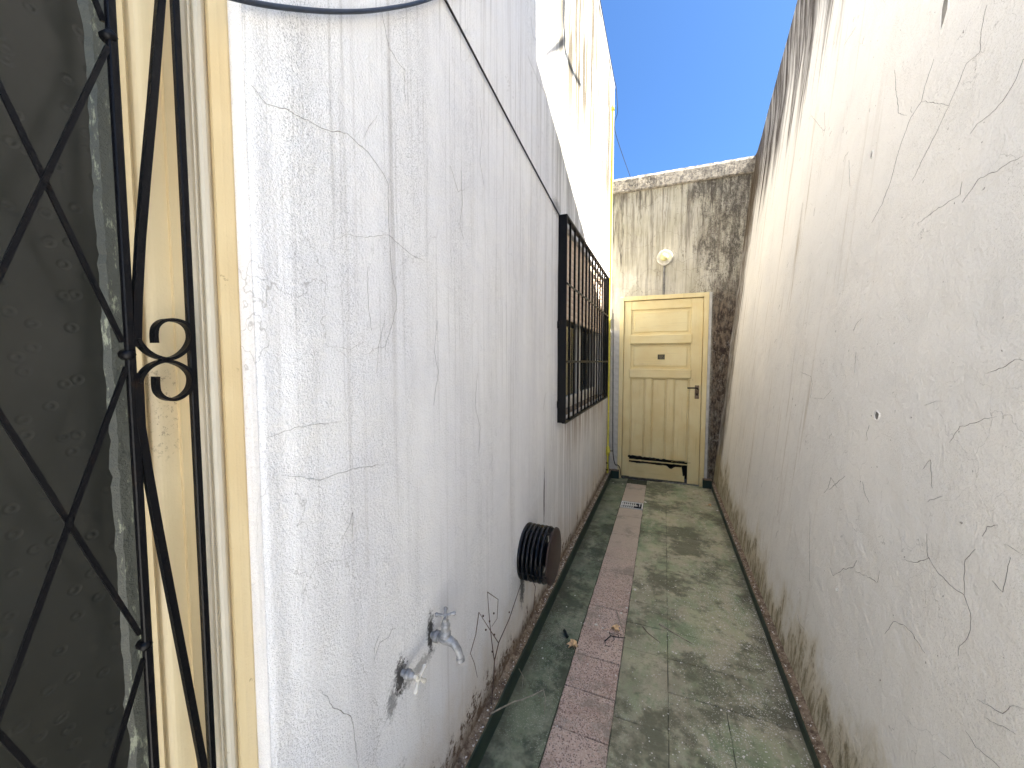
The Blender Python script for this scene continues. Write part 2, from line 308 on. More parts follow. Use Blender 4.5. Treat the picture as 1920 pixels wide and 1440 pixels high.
# ------------------------------------------------------------------ mesh helpers
class MB:
    def __init__(s): s.v = []; s.f = []; s.sm = []
    def add(s, vs, fs, smooth=False):
        k = len(s.v); s.v += [tuple(v) for v in vs]; s.f += [tuple(i + k for i in f) for f in fs]; s.sm += [smooth] * len(fs); return s
    def box(s, a, b, ch=0.0):
        (x0, y0, z0), (x1, y1, z1) = a, b
        x0, x1 = min(x0, x1), max(x0, x1); y0, y1 = min(y0, y1), max(y0, y1); z0, z1 = min(z0, z1), max(z0, z1)
        if ch <= 0:
            vs = [(x, y, z) for z in (z0, z1) for y in (y0, y1) for x in (x0, x1)]
            return s.add(vs, [(0, 2, 3, 1), (4, 5, 7, 6), (0, 1, 5, 4), (2, 6, 7, 3), (0, 4, 6, 2), (1, 3, 7, 5)])
        bm = bmesh.new(); bmesh.ops.create_cube(bm, size=1)
        for v in bm.verts: v.co = Vector(((x0 + x1) / 2 + v.co.x * (x1 - x0), (y0 + y1) / 2 + v.co.y * (y1 - y0), (z0 + z1) / 2 + v.co.z * (z1 - z0)))
        bmesh.ops.bevel(bm, geom=bm.edges[:], offset=ch, segments=1, affect='EDGES')
        bm.verts.index_update()
        s.add([v.co[:] for v in bm.verts], [tuple(v.index for v in f.verts) for f in bm.faces]); bm.free(); return s
    def tube(s, pts, r, n=8, cap=True):
        pts = [Vector(p) for p in pts]; rs = r if isinstance(r, (list, tuple)) else [r] * len(pts)
        t0 = (pts[1] - pts[0]).normalized(); up = Vector((0, 0, 1)) if abs(t0.z) < .9 else Vector((1, 0, 0))
        vs = []; a = t0.cross(up).normalized()
        for i, p in enumerate(pts):
            t = (pts[min(i + 1, len(pts) - 1)] - pts[max(i - 1, 0)]).normalized()
            a = (a - t * a.dot(t)).normalized(); b = t.cross(a)
            for k in range(n):
                q = 2 * math.pi * k / n; vs.append(p + (a * math.cos(q) + b * math.sin(q)) * rs[i])
        fs = [(i * n + k, i * n + (k + 1) % n, (i + 1) * n + (k + 1) % n, (i + 1) * n + k) for i in range(len(pts) - 1) for k in range(n)]
        s.add(vs, fs, True)
        if cap: s.add(vs[:n], [tuple(range(n))[::-1]]); s.add(vs[-n:], [tuple(range(n))])
        return s
    def strap(s, pts, nrm, wid, th):
        """flat bar along pts: wid along nrm, th across"""
        pts = [Vector(p) for p in pts]; nrm = Vector(nrm); vs = []
        for i, p in enumerate(pts):
            t = (pts[min(i + 1, len(pts) - 1)] - pts[max(i - 1, 0)]).normalized(); c = t.cross(nrm).normalized()
            for a, b in ((1, 1), (1, -1), (-1, -1), (-1, 1)): vs.append(p + nrm * a * wid / 2 + c * b * th / 2)
        fs = [(i * 4 + k, i * 4 + (k + 1) % 4, (i + 1) * 4 + (k + 1) % 4, (i + 1) * 4 + k) for i in range(len(pts) - 1) for k in range(4)]
        fs += [(3, 2, 1, 0), tuple(len(vs) - 4 + k for k in range(4))]
        return s.add(vs, fs)
    def lathe(s, o, axis, prof, n=28):
        o = Vector(o); ax = Vector(axis).normalized(); a = ax.orthogonal().normalized(); b = ax.cross(a); vs = []
        for h, r in prof:
            for k in range(n):
                q = 2 * math.pi * k / n; vs.append(o + ax * h + (a * math.cos(q) + b * math.sin(q)) * r)
        fs = [(i * n + k, i * n + (k + 1) % n, (i + 1) * n + (k + 1) % n, (i + 1) * n + k) for i in range(len(prof) - 1) for k in range(n)]
        return s.add(vs, fs, True)
    def extr(s, prof, z0, z1, closed=True):
        """closed (x,y) outline extruded from z0 to z1"""
        n = len(prof); vs = [(x, y, z0) for x, y in prof] + [(x, y, z1) for x, y in prof]
        fs = [(k, (k + 1) % n, n + (k + 1) % n, n + k) for k in range(n)] + [tuple(range(n))[::-1], tuple(range(n, 2 * n))]
        return s.add(vs, fs)
    def build(s, name, mat, parent=None, mats=None):
        me = bpy.data.meshes.new(name); me.from_pydata(s.v, [], s.f); me.validate()
        me.materials.append(mat)
        bm = bmesh.new(); bm.from_mesh(me); 
        for f, k in zip(bm.faces, s.sm if len(s.sm) == len(bm.faces) else [False] * len(bm.faces)): f.smooth = k
        bmesh.ops.recalc_face_normals(bm, faces=bm.faces[:]); bm.to_mesh(me); bm.free()
        o = bpy.data.objects.new(name, me); C.objects.link(o)
        if parent is not None: o.parent = parent; o.matrix_parent_inverse = parent_world(parent).inverted()
        return o
def parent_world(p):
    from mathutils import Matrix
    m = p.matrix_basis.copy()
    if p.parent is not None: m = parent_world(p.parent) @ p.matrix_parent_inverse @ m
    return m
def tag(o, label=None, cat=None, group=None, kind=None):
    for k, v in (('label', label), ('category', cat), ('group', group), ('kind', kind)):
        if v: o[k] = v
    return o
def thing(name, label, cat, loc=(0, 0, 0), group=None):
    o = bpy.data.objects.new(name, None); C.objects.link(o); o.location = loc; o.empty_display_size = .1
    return tag(o, label, cat, group)
def grid(us, vs_, fn, skip=None, jit=None):
    mb = MB(); nu = len(us); P = [fn(u, v) for v in vs_ for u in us]; F = []
    for j in range(len(vs_) - 1):
        for i in range(nu - 1):
            if skip and skip((us[i] + us[i + 1]) / 2, (vs_[j] + vs_[j + 1]) / 2): continue
            F.append((j * nu + i, j * nu + i + 1, (j + 1) * nu + i + 1, (j + 1) * nu + i))
    used = sorted({i for f in F for i in f}); mp = {k: n for n, k in enumerate(used)}
    return mb.add([P[k] for k in used], [tuple(mp[i] for i in f) for f in F], True)
def lines(a, b, st, extra=()):
    n = max(1, round((b - a) / st)); L = [a + (b - a) * i / n for i in range(n + 1)]
    for e in extra:
        L = [q for q in L if abs(q - e) > st * .45] + [e]
    return sorted(set(L))
def nz(a, b, c=0): return noise.noise(Vector((a, b, c)))

# ------------------------------------------------------------------ key dimensions (metres)
RY0 = -.25                    # unseen wall end, set so an added sunny yard brightens the passage
LX = -.600                    # face of the house wall
YB = 4.696                    # face of the rear wall
HT, AT = 4.53, 3.515          # heights of the house and of the rear annex
WY0, WY1, WZ0, WZ1 = 2.29, 4.13, 1.04, 2.262
DY0, DY1, DZ1 = -.80, .412, 2.32
def lx(y, z):
    d = .0035 * nz(y * 1.3, z * .9, 3) + .0015 * nz(y * 6, z * 5, 8)
    # plasterer's vertical swell close to the side door
    d += .0015 * math.exp(-((y - .49) / .035) ** 2) - .0015 * math.exp(-((y - .45) / .02) ** 2)
    if y < .425: d -= .004 * ((.425 - y) / .013) ** 2
    return LX + d
def rtop(y):
    if y < 1.78: return max(2.6, 3.95 + .9 * y)  # unseen near gable, shaped to let in sun and shade the house wall
    return AT + .012 * nz(y * 3, 1) + .385 * (YB - y)
def rx(y, z):
    b = .540 + .083 * min(z, 3.52) + .004 * nz(y * 1.1, z * .8, 21) + .0018 * nz(y * 5, z * 5, 5)
    if y > YB - .05: b -= .014 * ((y - YB + .05) / .05) ** 2          # the corner is rounded
    return b

# ------------------------------------------------------------------ setting
g = MB().add([(-150, -150, -.06), (150, -150, -.06), (150, 150, -.06), (-150, 150, -.06)], [(0, 1, 2, 3)]).build('ground', M['earth']); tag(g, kind='structure')
fl = thing('floor', 'painted green passage floor with a strip of pink tiles', None); fl['kind'] = 'structure'
if 'category' in fl: del fl['category']
MB().box((-.72, -.3, -.055), (.75, YB + .06, -.0042)).build('joint_bed', M['joint'], fl)
# green concrete strip along the house wall
XP0, XP1 = -.372, -.158
def fz(x, y): return .0015 * nz(x * 7, y * 5, 2)
sg = grid(lines(-.60, XP0 - .003, .03), lines(-.3, YB, .04), lambda x, y: (x + (.003 * nz(y * 9, 4) if x > XP0 - .01 else 0), y, fz(x, y)))
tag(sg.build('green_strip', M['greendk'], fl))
rnd = random.Random(3)
def tile_mesh(wd, dp, seed, mat):
    r = random.Random(seed); mb = MB(); n = 5; ed = []
    hw, hd = wd / 2, dp / 2
    def side(p, q):
        out = []
        for i in range(n): 
            t = i / n; out.append((p[0] + (q[0] - p[0]) * t + r.uniform(-.0014, .0014), p[1] + (q[1] - p[1]) * t + r.uniform(-.0014, .0014)))
        return out
    c = [(-hw, -hd), (hw, -hd), (hw, hd), (-hw, hd)]
    for i in range(4): ed += side(c[i], c[(i + 1) % 4])
    N = len(ed); vs = [(x, y, -.02) for x, y in ed] + [(x, y, -.0022) for x, y in ed] + [(x * .975, y * .975, 0) for x, y in ed]
    fs = [(k, (k + 1) % N, N + (k + 1) % N, N + k) for k in range(N)] + [(N + k, N + (k + 1) % N, 2 * N + (k + 1) % N, 2 * N + k) for k in range(N)] + [tuple(range(2 * N, 3 * N))]
    mb.add(vs, fs); return mb.build('tile', mat)
def lay(protos, x, y, dz, rz):
    o = rnd.choice(protos).copy(); C.objects.link(o); o.name = 'tile'; o.parent = fl
    o.location = (x, y, dz); o.rotation_euler = (rnd.uniform(-.004, .004), rnd.uniform(-.004, .004), rz); return o
def proto_set(wd, dp, mat, s0): return [tile_mesh(wd, dp, s0 + i, mat) for i in range(3)]
PR = proto_set(XP1 - XP0 - .003, .1945, M['pink'], 10)
DRY = 3.82
ys = []; y = -.13
while y < 4.46: ys.append(y); y += .1975
for y in ys:
    if abs(y - DRY) < .11 or y > 4.52: continue
    lay(PR, (XP0 + XP1) / 2, y, rnd.uniform(.0005, .003), rnd.uniform(-.004, .004))
for p in PR: bpy.data.objects.remove(p)
U = .1975
def run(a, b, y0, y1, seed):
    r = random.Random(seed); PG = {k: [tile_mesh(b - a - .0016, U * k - .0016, 30 + k * 5 + i + seed * 31, M['green']) for i in range(2)] for k in (1, 2)}
    y = y0
    while y < y1:
        k = r.choice((1, 1, 2)) if y1 - y > 1.5 * U else 1
        lay(PG[k], (a + b) / 2, y + U * k / 2, rnd.uniform(-.0004, .0008), rnd.uniform(-.0015, .0015)); y += U * k
    for q in PG.values():
        for p in q: bpy.data.objects.remove(p)
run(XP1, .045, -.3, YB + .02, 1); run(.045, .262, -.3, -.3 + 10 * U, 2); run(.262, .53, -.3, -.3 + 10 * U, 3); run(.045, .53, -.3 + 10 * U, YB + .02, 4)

# ------------------------------------------------------------------ the house on the left
house = thing('house', 'tall white plastered house wall with window, side door and gas pipe', 'house', (LX, 2, 0))
yy = lines(-1.2, .39, .05, (DY0,)) + lines(DY1 - .012, .62, .006, (DY1,)) + lines(.64, YB, .03, (WY0, WY1))
yy = sorted(set([round(a, 4) for a in yy])); yy[-1] = YB
zz = lines(.0, HT, .035, (WZ0, WZ1, DZ1))
def sk_left(y, z): return (WY0 < y < WY1 and WZ0 < z < WZ1) or (DY0 < y < DY1 and z < DZ1)
mb = grid(yy, zz, lambda y, z: (lx(y, z), y, z), sk_left)
xd = -4.2
mb.add([(LX, -1.2, 0), (xd, -1.2, 0), (xd, -1.2, HT), (LX, -1.2, HT)], [(0, 1, 2, 3)])
mb.add([(LX, YB, 0), (xd, YB, 0), (xd, YB, HT), (LX, YB, HT)], [(0, 1, 2, 3)])
mb.add([(xd, -1.2, 0), (xd, YB, 0), (xd, YB, HT), (xd, -1.2, HT)], [(0, 1, 2, 3)])
# reveals
def reveal(mb, y0, y1, z0, z1, x0, x1, bottom=True):
    mb.add([(x0, y0, z0), (x1, y0, z0), (x1, y0, z1), (x0, y0, z1)], [(0, 1, 2, 3)])
    mb.add([(x0, y1, z0), (x1, y1, z0), (x1, y1, z1), (x0, y1, z1)], [(0, 1, 2, 3)])
    mb.add([(x0, y0, z1), (x0, y1, z1), (x1, y1, z1), (x1, y0, z1)], [(0, 1, 2, 3)])
    if bottom: mb.add([(x0, y0, z0), (x0, y1, z0), (x1, y1, z0), (x1, y0, z0)], [(0, 1, 2, 3)])
reveal(mb, WY0, WY1, WZ0, WZ1, LX - .001, LX - .24)
reveal(mb, DY0, DY1 - .0003, 0, DZ1, LX - .0025, LX - .30, False)
mb.build('wall', M['left'], house)
MB().box((xd, -1.22, HT), (LX + .004, YB + .01, HT + .035), .006).build('roof', M['roof'], house)
# black floor and back stand in for the unlit room behind window and door
MB().add([(LX - .245, -1.1, .02), (LX - .245, 4.6, .02), (LX - 1.2, 4.6, .02), (LX - 1.2, -1.1, .02)], [(0, 1, 2, 3)]).add(
    [(LX - 1.2, -1.1, .02), (LX - 1.2, 4.6, .02), (LX - 1.2, 4.6, 2.6), (LX - 1.2, -1.1, 2.6)], [(0, 1, 2, 3)]).build('room', M['black'], house)
# skirting: a raised green face with a chipped pale rim
def skirting(parent, f, y0, y1, h, wallf, sgn):
    L = lines(y0, y1, .02); mb = MB(); rim = MB(); vs = []; rv = []
    for y in L:
        fx = f + .0015 * nz(y * 8, 3) * sgn; hh = h + .004 * nz(y * 6, 7)
        vs += [(fx, y, -.01), (fx, y, hh - .004), (fx + .004 * sgn, y, hh)]
        k = .006 * max(0, nz(y * 23, 9)) + .003 * nz(y * 60, 2)
        e = wallf(y) ; rv += [(fx + .0035 * sgn, y, hh - .001), (fx + .006 * sgn, y, hh + .005 + k), (fx + (e - fx) * .55, y, hh + .009 + k * 1.3), (e, y, hh + .016 + .010 * nz(y * 17, 4))]
    mb.add(vs, [(i * 3 + k, i * 3 + k + 1, i * 3 + k + 4, i * 3 + k + 3) for i in range(len(L) - 1) for k in range(2)])
    rim.add(rv, [(i * 4 + k, i * 4 + k + 1, i * 4 + k + 5, i * 4 + k + 4) for i in range(len(L) - 1) for k in range(3)])
    b = mb.build('skirting', M['skirt'], parent); rim.build('rim', M['rim'], b)
skirting(house, -.567, .425, YB - .001, .086, lambda y: lx(y, .1) - .002, -1)

# side door: moulded cream frame, stile and dimpled pane
FX = LX - .036
def P(px, x): return on(px, 720, 0, x)
prof = [(FX - .10, DY1 - .001), (FX, DY1 - .001)]
for px, dx in ((457, .001), (452, .004), (436, .0055), (421, .004), (417, -.001), (415, -.006), (412.5, -.002), (408, .003), (401, .0045), (394, .001), (390.5, -.005), (388.5, -.003), (386.5, .004), (384, .005), (381.5, .001), (379, -.008), (371, -.014), (362, -.016)):
    q = P(px, FX + dx); prof.append((FX + dx, q.y))
prof += [(FX - .016, .333), (FX - .10, .333)]
fr = MB().extr(prof, .0, DZ1 - .002).build('door_frame', M['creamg'], house)
fr.data.materials.append(M['cream'])
for p in fr.data.polygons:
    if p.center.y > P(417, FX).y or p.center.y < P(371, FX - .01).y - .001: p.material_index = 1
sd = MB()
SXF = LX - .058
a = P(352, SXF).y + .004; b = P(279, SXF).y
n = 14; pr = []
for i in range(n + 1):
    t = i / n; y = a + (b - a) * t; pr.append((SXF - .010 * (2 * t - 1) ** 4 - .002 * (2 * t - 1) ** 2, y))
pr += [(SXF - .045, b), (SXF - .045, a)]
door = sd.extr(pr, .01, DZ1 - .04).build('side_door', M['stile'], house)
tag(door)
b2 = P(257, SXF).y
MB().extr([(SXF - .013, b - .0022), (SXF - .004, b - .0022), (SXF - .002, b - .005), (SXF - .004, b2 + .006), (SXF - .013, b2), (SXF - .03, b2), (SXF - .03, b - .0022)], .01, DZ1 - .04).build('glazing_bead', M['cream'], door)
MB().box((SXF - .030, b - .0022, .01), (SXF - .012, b + .0005, DZ1 - .05)).build('putty_line', M['brown'], door)
gx = LX - .072
pn = MB().box((gx - .006, DY0 + .06, .12), (gx, b2 - .012, DZ1 - .1)).build('pane', M['glass'], door)
# worn edging between bead and glass
e = MB(); L = lines(.12, DZ1 - .1, .012); vs = []
for z in L:
    k = .004 * nz(z * 21, 5) + .003 * nz(z * 70, 1)
    vs += [(gx + .0005, b2 - .026 + k, z), (gx + .006, b2 - .020 + k * .6, z), (gx + .007, b2 + .001, z)]
e.add(vs, [(i * 3 + k, i * 3 + k + 1, i * 3 + k + 4, i * 3 + k + 3) for i in range(len(L) - 1) for k in range(2)])
edge = NT('worn_painted_glass_edge'); cc = edge.mix(edge.sm(edge.noise((80, 80, 18), 5, .8), .55, .66), (.05, .052, .04), (.22, .23, .16)); edge.out(cc, .5, edge.bump(edge.noise(90, 4, .8), .003))
e.build('glazing_putty', edge.m, door)
MB().box((SXF - .045, DY0 + .004, .01), (SXF, DY0 + .07, DZ1 - .04), .003).build('stile', M['cream'], door)

# window: roller shutter half down, casements below
win = MB(); fx0, fx1 = LX - .115, LX - .075
for a_, b_ in (((fx0, WY0, WZ0), (fx1, WY0 + .05, WZ1)), ((fx0, WY1 - .05, WZ0), (fx1, WY1, WZ1)), ((fx0, WY0 + .05, WZ0), (fx1, WY1 - .05, WZ0 + .05)), ((fx0, WY0 + .05, WZ1 - .05), (fx1, WY1 - .05, WZ1))):
    win.box(a_, b_, .003)
window = win.build('window', M['white'], house)
ym = (WY0 + WY1) / 2
for (p0, p1) in ((WY0 + .052, ym - .005), (ym + .005, WY1 - .052)):
    s = MB(); z0, z1 = WZ0 + .052, WZ1 - .052; xa, xb = LX - .11, LX - .070
    s.box((xa, p0, z0), (xb, p0 + .045, z1), .002).box((xa, p1 - .045, z0), (xb, p1, z1), .002).box((xa, p0 + .045, z0), (xb, p1 - .045, z0 + .045), .002)
    s.build('casement', M['white'], window)
    MB().box((LX - .094, p0 + .045, z0 + .045), (LX - .088, p1 - .045, z1)).build('pane', M['pane'], window)
zt = WZ1 - .004; k = 0
sh0 = None
while zt > 1.72:
    zb = zt - .044
    if sh0 is None:
        pr = [(0, -.021), (.006, -.018), (.010, -.006), (.010, .008), (.006, .019), (0, .021), (-.004, .019), (-.004, -.019)]
        vs = [(x, yq, z) for yq in (WY0 + .003, WY1 - .003) for x, z in pr]; nn = len(pr)
        sh0 = MB().add(vs, [(i, (i + 1) % nn, nn + (i + 1) % nn, nn + i) for i in range(nn)] + [tuple(range(nn)), tuple(range(nn, 2 * nn))[::-1]]).build('shutter_slat', M['slat'], window)
        o = sh0
    else:
        o = sh0.copy(); C.objects.link(o)
    o.location = (LX - .030, 0, (zt + zb) / 2) ; o.matrix_parent_inverse = parent_world(window).inverted()
    zt = zb
MB().box((LX - .24, WY0, WZ0 - .001), (LX - .01, WY1, WZ0 + .012), .002).build('sill', M['rim'], window)

# traced cracks in the plaster
def ribbon(mb, pts, wd, surf, ax):
    """a fine jagged crack lying on a wall; surf(y,z)->x"""
    out = []
    for i in range(len(pts) - 1):
        p, q = Vector(pts[i]), Vector(pts[i + 1]); d = (q - p); L = d.length; n = max(2, int(L / .008))
        nrm = Vector((-d.y, d.x)) / max(L, 1e-6)
        for k in range(n + (i == len(pts) - 2)):
            t = k / n; c = p + d * t; j = .0035 * nz(c.x * 60, c.y * 60, 4) + .0016 * nz(c.x * 190, c.y * 190, 7)
            env = 1.0
            ww = wd * (.35 + 1.1 * abs(nz(c.x * 33, c.y * 33, 9)) + .3 * random.random())
            out.append((c + nrm * j, nrm, ww))
    n = len(out); vs = []
    for i, (c, nr, ww) in enumerate(out):
        e = min(1, min(i, n - 1 - i) / 8 + .15); ww *= e
        for s_ in (-1, 0, 1):
            q = c + nr * ww * s_ / 2
            vs.append((surf(q.x, q.y) + ax * (.0002 if s_ else .0009), q.x, q.y))
    mb.add(vs, [(i * 3 + k, i * 3 + k + 1, i * 3 + k + 4, i * 3 + k + 3) for i in range(n - 1) for k in range(2)])
def to_left(px): 
    q = on(px[0], px[1], 0, LX); return (q.y, q.z)
def to_right(px):
    X = .6
    for _ in range(6): q = on(px[0], px[1], 0, X); X = rx(q.y, q.z)
    return (q.y, q.z)
LC = [
 (1.3, [(470, 160), (500, 195), (535, 205), (600, 240), (650, 250), (690, 285), (715, 320), (728, 345), (730, 440), (745, 455), (775, 480), (800, 490)]),
 (1.1, [(625, 450), (650, 440), (690, 445), (728, 440)]),
 (.9, [(680, 260), (700, 225), (712, 215)]),
 (.9, [(715, 20), (730, 90), (745, 115), (758, 130), (760, 195)]),
 (.9, [(865, 320), (868, 380), (862, 420), (870, 450)]),
 (.9, [(730, 440), (735, 520), (745, 560), (738, 600), (722, 650), (700, 655), (690, 665)]),
 (.8, [(722, 600), (712, 640), (706, 700)]),
 (1.0, [(690, 500), (690, 560), (697, 620)]),
 (.8, [(845, 310), (860, 360), (880, 350)]),
 (.9, [(820, 600), (815, 660), (822, 700), (812, 760)]),
 (.8, [(620, 650), (655, 655), (685, 640)]),
 (.8, [(500, 820), (560, 800), (640, 790)]),
 (1.3, [(600, 1290), (625, 1325), (660, 1345), (665, 1380), (672, 1440)]),
 (1.0, [(530, 890), (600, 900), (660, 880), (720, 870)]),
 (.9, [(640, 1010), (655, 985), (662, 960), (660, 1010)]),
 (.9, [(995, 30), (1000, 70), (1015, 80)]),
 (1.0, [(990, 105), (1000, 130), (1010, 155), (1020, 170), (1030, 190)]),
 (.8, [(900, 200), (905, 250), (900, 300), (908, 350)]),
 (.9, [(700, 1240), (712, 1205), (728, 1195)]),
 (1.3, [(727, 1200), (735, 1180), (742, 1178)]),
 (1.2, [(702, 1225), (705, 1205), (711, 1190)]),
 (.8, [(1018, 770), (1022, 740), (1026, 735)]),
 (.8, [(895, 700), (890, 760), (900, 800), (897, 850)]),
]
cm = MB()
for wd, pts in LC: ribbon(cm, [to_left(p) for p in pts], wd * .0010, lx, 1)
tag(cm.build('crack', M['crack'], house), kind='stuff')

# ------------------------------------------------------------------ boundary wall on the right
bw = thing('boundary_wall', 'tall rough cream wall with dark weathering along its sloping top', 'wall', (.54, 2, 0))
yy = lines(RY0, .5, .05) + lines(.55, YB + .02, .03, (1.78, 1.784))
us = sorted(set(round(a, 4) for a in yy)); T = [i / 110 for i in range(111)]
mb = grid(us, T, lambda y, t: (rx(y, t * rtop(y)), y, t * rtop(y)))
vs = []
for y in us:
    h = rtop(y); vs += [(rx(y, h), y, h), (rx(y, h) + .10, y, h + .012), (rx(y, h) + .20, y, h), (rx(y, h) + .20, y, 0)]
mb.add(vs, [(i * 4 + k, i * 4 + k + 1, i * 4 + k + 5, i * 4 + k + 4) for i in range(len(us) - 1) for k in range(3)])
mb.add([(rx(RY0, z), RY0, z) for z in (0, rtop(RY0))] + [(rx(RY0, 4) + .2, RY0, rtop(RY0)), (rx(RY0, 4) + .2, RY0, 0)], [(0, 1, 2, 3)])
mb.build('wall', M['right'], bw)
skirting(bw, .511, RY0, YB - .001, .050, lambda y: rx(y, .06) + .002, 1)
RC = [
 (1.6, [(1752, 110), (1735, 160), (1728, 190), (1708, 220), (1693, 260), (1680, 300), (1672, 335), (1655, 380), (1635, 418)]),
 (1.0, [(1728, 190), (1750, 192), (1780, 198), (1800, 150), (1812, 120), (1838, 98), (1840, 60), (1850, 10)]),
 (1.5, [(1920, 110), (1905, 150), (1880, 190), (1850, 220), (1832, 232), (1820, 250)]),
 (1.0, [(1780, 198), (1755, 250), (1730, 300), (1710, 340)]),
 (1.2, [(1678, 130), (1680, 170), (1685, 200), (1684, 212), (1700, 217)]),
 (1.3, [(1583, 85), (1592, 70), (1605, 50)]),
 (1.1, [(1592, 300), (1594, 350)]), (1.0, [(1520, 215), (1545, 245), (1548, 240)]), (1.0, [(1546, 210), (1547, 240), (1544, 255)]),
 (1.0, [(1720, 420), (1760, 390), (1800, 365), (1805, 340)]), (1.0, [(1805, 380), (1835, 335), (1870, 320), (1900, 300), (1920, 293)]),
 (1.4, [(1520, 745), (1523, 720), (1521, 706), (1500, 697)]), (.9, [(1523, 746), (1545, 748), (1560, 730)]),
 (1.2, [(1600, 620), (1608, 605), (1616, 597)]), (1.1, [(1570, 915), (1558, 895), (1553, 915), (1545, 925)]),
 (1.4, [(1617, 903), (1622, 925), (1630, 943)]), (1.2, [(1554, 920), (1570, 905), (1585, 893)]),
 (1.4, [(1557, 1065), (1562, 1080), (1580, 1068), (1600, 1064), (1607, 1050)]), (1.2, [(1690, 1048), (1720, 1055), (1742, 1046), (1750, 1060)]),
 (1.5, [(1738, 1000), (1740, 1045), (1760, 1075), (1790, 1105), (1808, 1115), (1820, 1150), (1820, 1180)]),
 (1.1, [(1808, 1115), (1810, 1050), (1830, 1030)]), (1.1, [(1820, 1180), (1815, 1195), (1800, 1212), (1798, 1230)]),
 (1.3, [(1660, 1190), (1675, 1165), (1695, 1172), (1712, 1190), (1735, 1225)]), (1.2, [(1730, 880), (1745, 862), (1748, 915)]),
 (1.4, [(1740, 940), (1768, 930)]), (1.3, [(1850, 700), (1880, 690), (1905, 672), (1920, 676)]), (1.1, [(1735, 760), (1755, 752), (1768, 751)]),
 (1.2, [(1780, 830), (1800, 800), (1835, 790), (1870, 780)]), (1.1, [(1832, 1310), (1880, 1338), (1895, 1325), (1920, 1328)]),
 (1.3, [(1845, 1345), (1895, 1370), (1905, 1378)]), (1.2, [(1760, 1410), (1785, 1425)]), (1.0, [(1810, 1370), (1830, 1400), (1860, 1425), (1875, 1440)]),
 (1.1, [(1882, 1020), (1920, 1040)]), (1.1, [(1860, 1090), (1880, 1110), (1895, 1045)]), (.9, [(1600, 1070), (1625, 1080), (1645, 1093), (1650, 1070)]),
 (.9, [(1519, 960), (1518, 1090)]), (1.0, [(1605, 660), (1603, 700)]), (.9, [(1505, 380), (1500, 420)]), (1.0, [(1495, 1152), (1500, 1170), (1510, 1182)]),
]
cm = MB()
for wd, pts in RC: ribbon(cm, [to_right(p) for p in pts], wd * .0014, rx, -1)
rr = random.Random(5)
for _ in range(35):      # short flaking nicks
    y = rr.uniform(.9, 3.0); z = rr.uniform(.3, 3.0); L = rr.uniform(.01, .06); an = rr.gauss(math.pi / 2, .5)
    ribbon(cm, [(y, z), (y + math.cos(an) * L * .5, z + math.sin(an) * L * .5), (y + math.cos(an + .4) * L, z + math.sin(an + .4) * L)], rr.uniform(.001, .0035), rx, -1)
tag(cm.build('crack', M['crack'], bw), kind='stuff')
def chip(px, r, seed, parent, mat):
    r_ = random.Random(seed); y, z = to_right(px); n = 9; ri = []; ro = []
    for k in range(n):
        q = 2 * math.pi * k / n; s_ = r_.uniform(.65, 1.2); ri.append((y + math.cos(q) * r[0] * s_, z + math.sin(q) * r[1] * s_))
    vs = [(rx(y, z) - .0006, y, z)] + [(rx(a, b) - .0012, a, b) for a, b in ri]
    vs += [(rx(a, b) - .004, y + (a - y) * 1.08, z + (b - z) * 1.08) for a, b in ri] + [(rx(a, b) + .001, y + (a - y) * 1.3, z + (b - z) * 1.3) for a, b in ri]
    m = MB().add(vs, [(0, 1 + k, 1 + (k + 1) % n) for k in range(n)]).build('chip', mat, parent)
    MB().add(vs[1 + 0:], [(k, (k + 1) % n, n + (k + 1) % n, n + k) for k in range(n)] + [(n + k, n + (k + 1) % n, 2 * n + (k + 1) % n, 2 * n + k) for k in range(n)]).build('rim', M['right'], m)
chip((1646, 779), (.012, .016), 2, bw, M['mortar']); chip((1636, 288), (.011, .014), 4, bw, M['mortar']); chip((1775, 8), (.016, .065), 6, bw, M['mortar'])
chip((1570, 1105), (.006, .005), 9, bw, M['mortar'])

# ------------------------------------------------------------------ rear annex wall with the door
ann = thing('annex', 'mouldy rear wall of a low annex closing the passage, holding the cream door', 'annex', (0, YB, 0))
OX0, OX1, OZ = -.50, .438, 2.155
def by(x, z): return YB + .008 * nz(x * 3, z * 2, 6) + .003 * nz(x * 9, z * 9, 1)
def sk_b(x, z): return OX0 < x < OX1 and z < OZ
AXR = 1.1
mb = grid(lines(-.62, AXR, .025, (OX0, OX1)), lines(0, AT - .17, .03, (OZ,)), lambda x, z: (x, by(x, z), z), sk_b)
mb.add([(OX0, YB + .003, 0), (OX0, YB + .2, 0), (OX0, YB + .2, OZ), (OX0, YB + .003, OZ)], [(0, 1, 2, 3)])
mb.add([(OX1, YB + .003, 0), (OX1, YB + .2, 0), (OX1, YB + .2, OZ), (OX1, YB + .003, OZ)], [(0, 1, 2, 3)])
mb.add([(OX0, YB + .003, OZ), (OX1, YB + .003, OZ), (OX1, YB + .2, OZ), (OX0, YB + .2, OZ)], [(0, 1, 2, 3)])
mb.build('wall', M['back'], ann)
cp = MB(); L = lines(-.62, AXR, .025); vs = []
for x in L:
    j = .006 * nz(x * 9, 3); k = .005 * nz(x * 21, 8)
    vs += [(x, YB + .01, AT - .170), (x, YB - .020 + j, AT - .168 + k), (x, YB - .026 + j, AT - .155 + k), (x, YB - .022 - j, AT - .03), (x, YB - .006 + j, AT + .0 + k), (x, YB + .10, AT + .012 + k), (x, YB + .3, AT + .01)]
cp.add(vs, [(i * 7 + k, i * 7 + k + 1, i * 7 + k + 8, i * 7 + k + 7) for i in range(len(L) - 1) for k in range(6)])
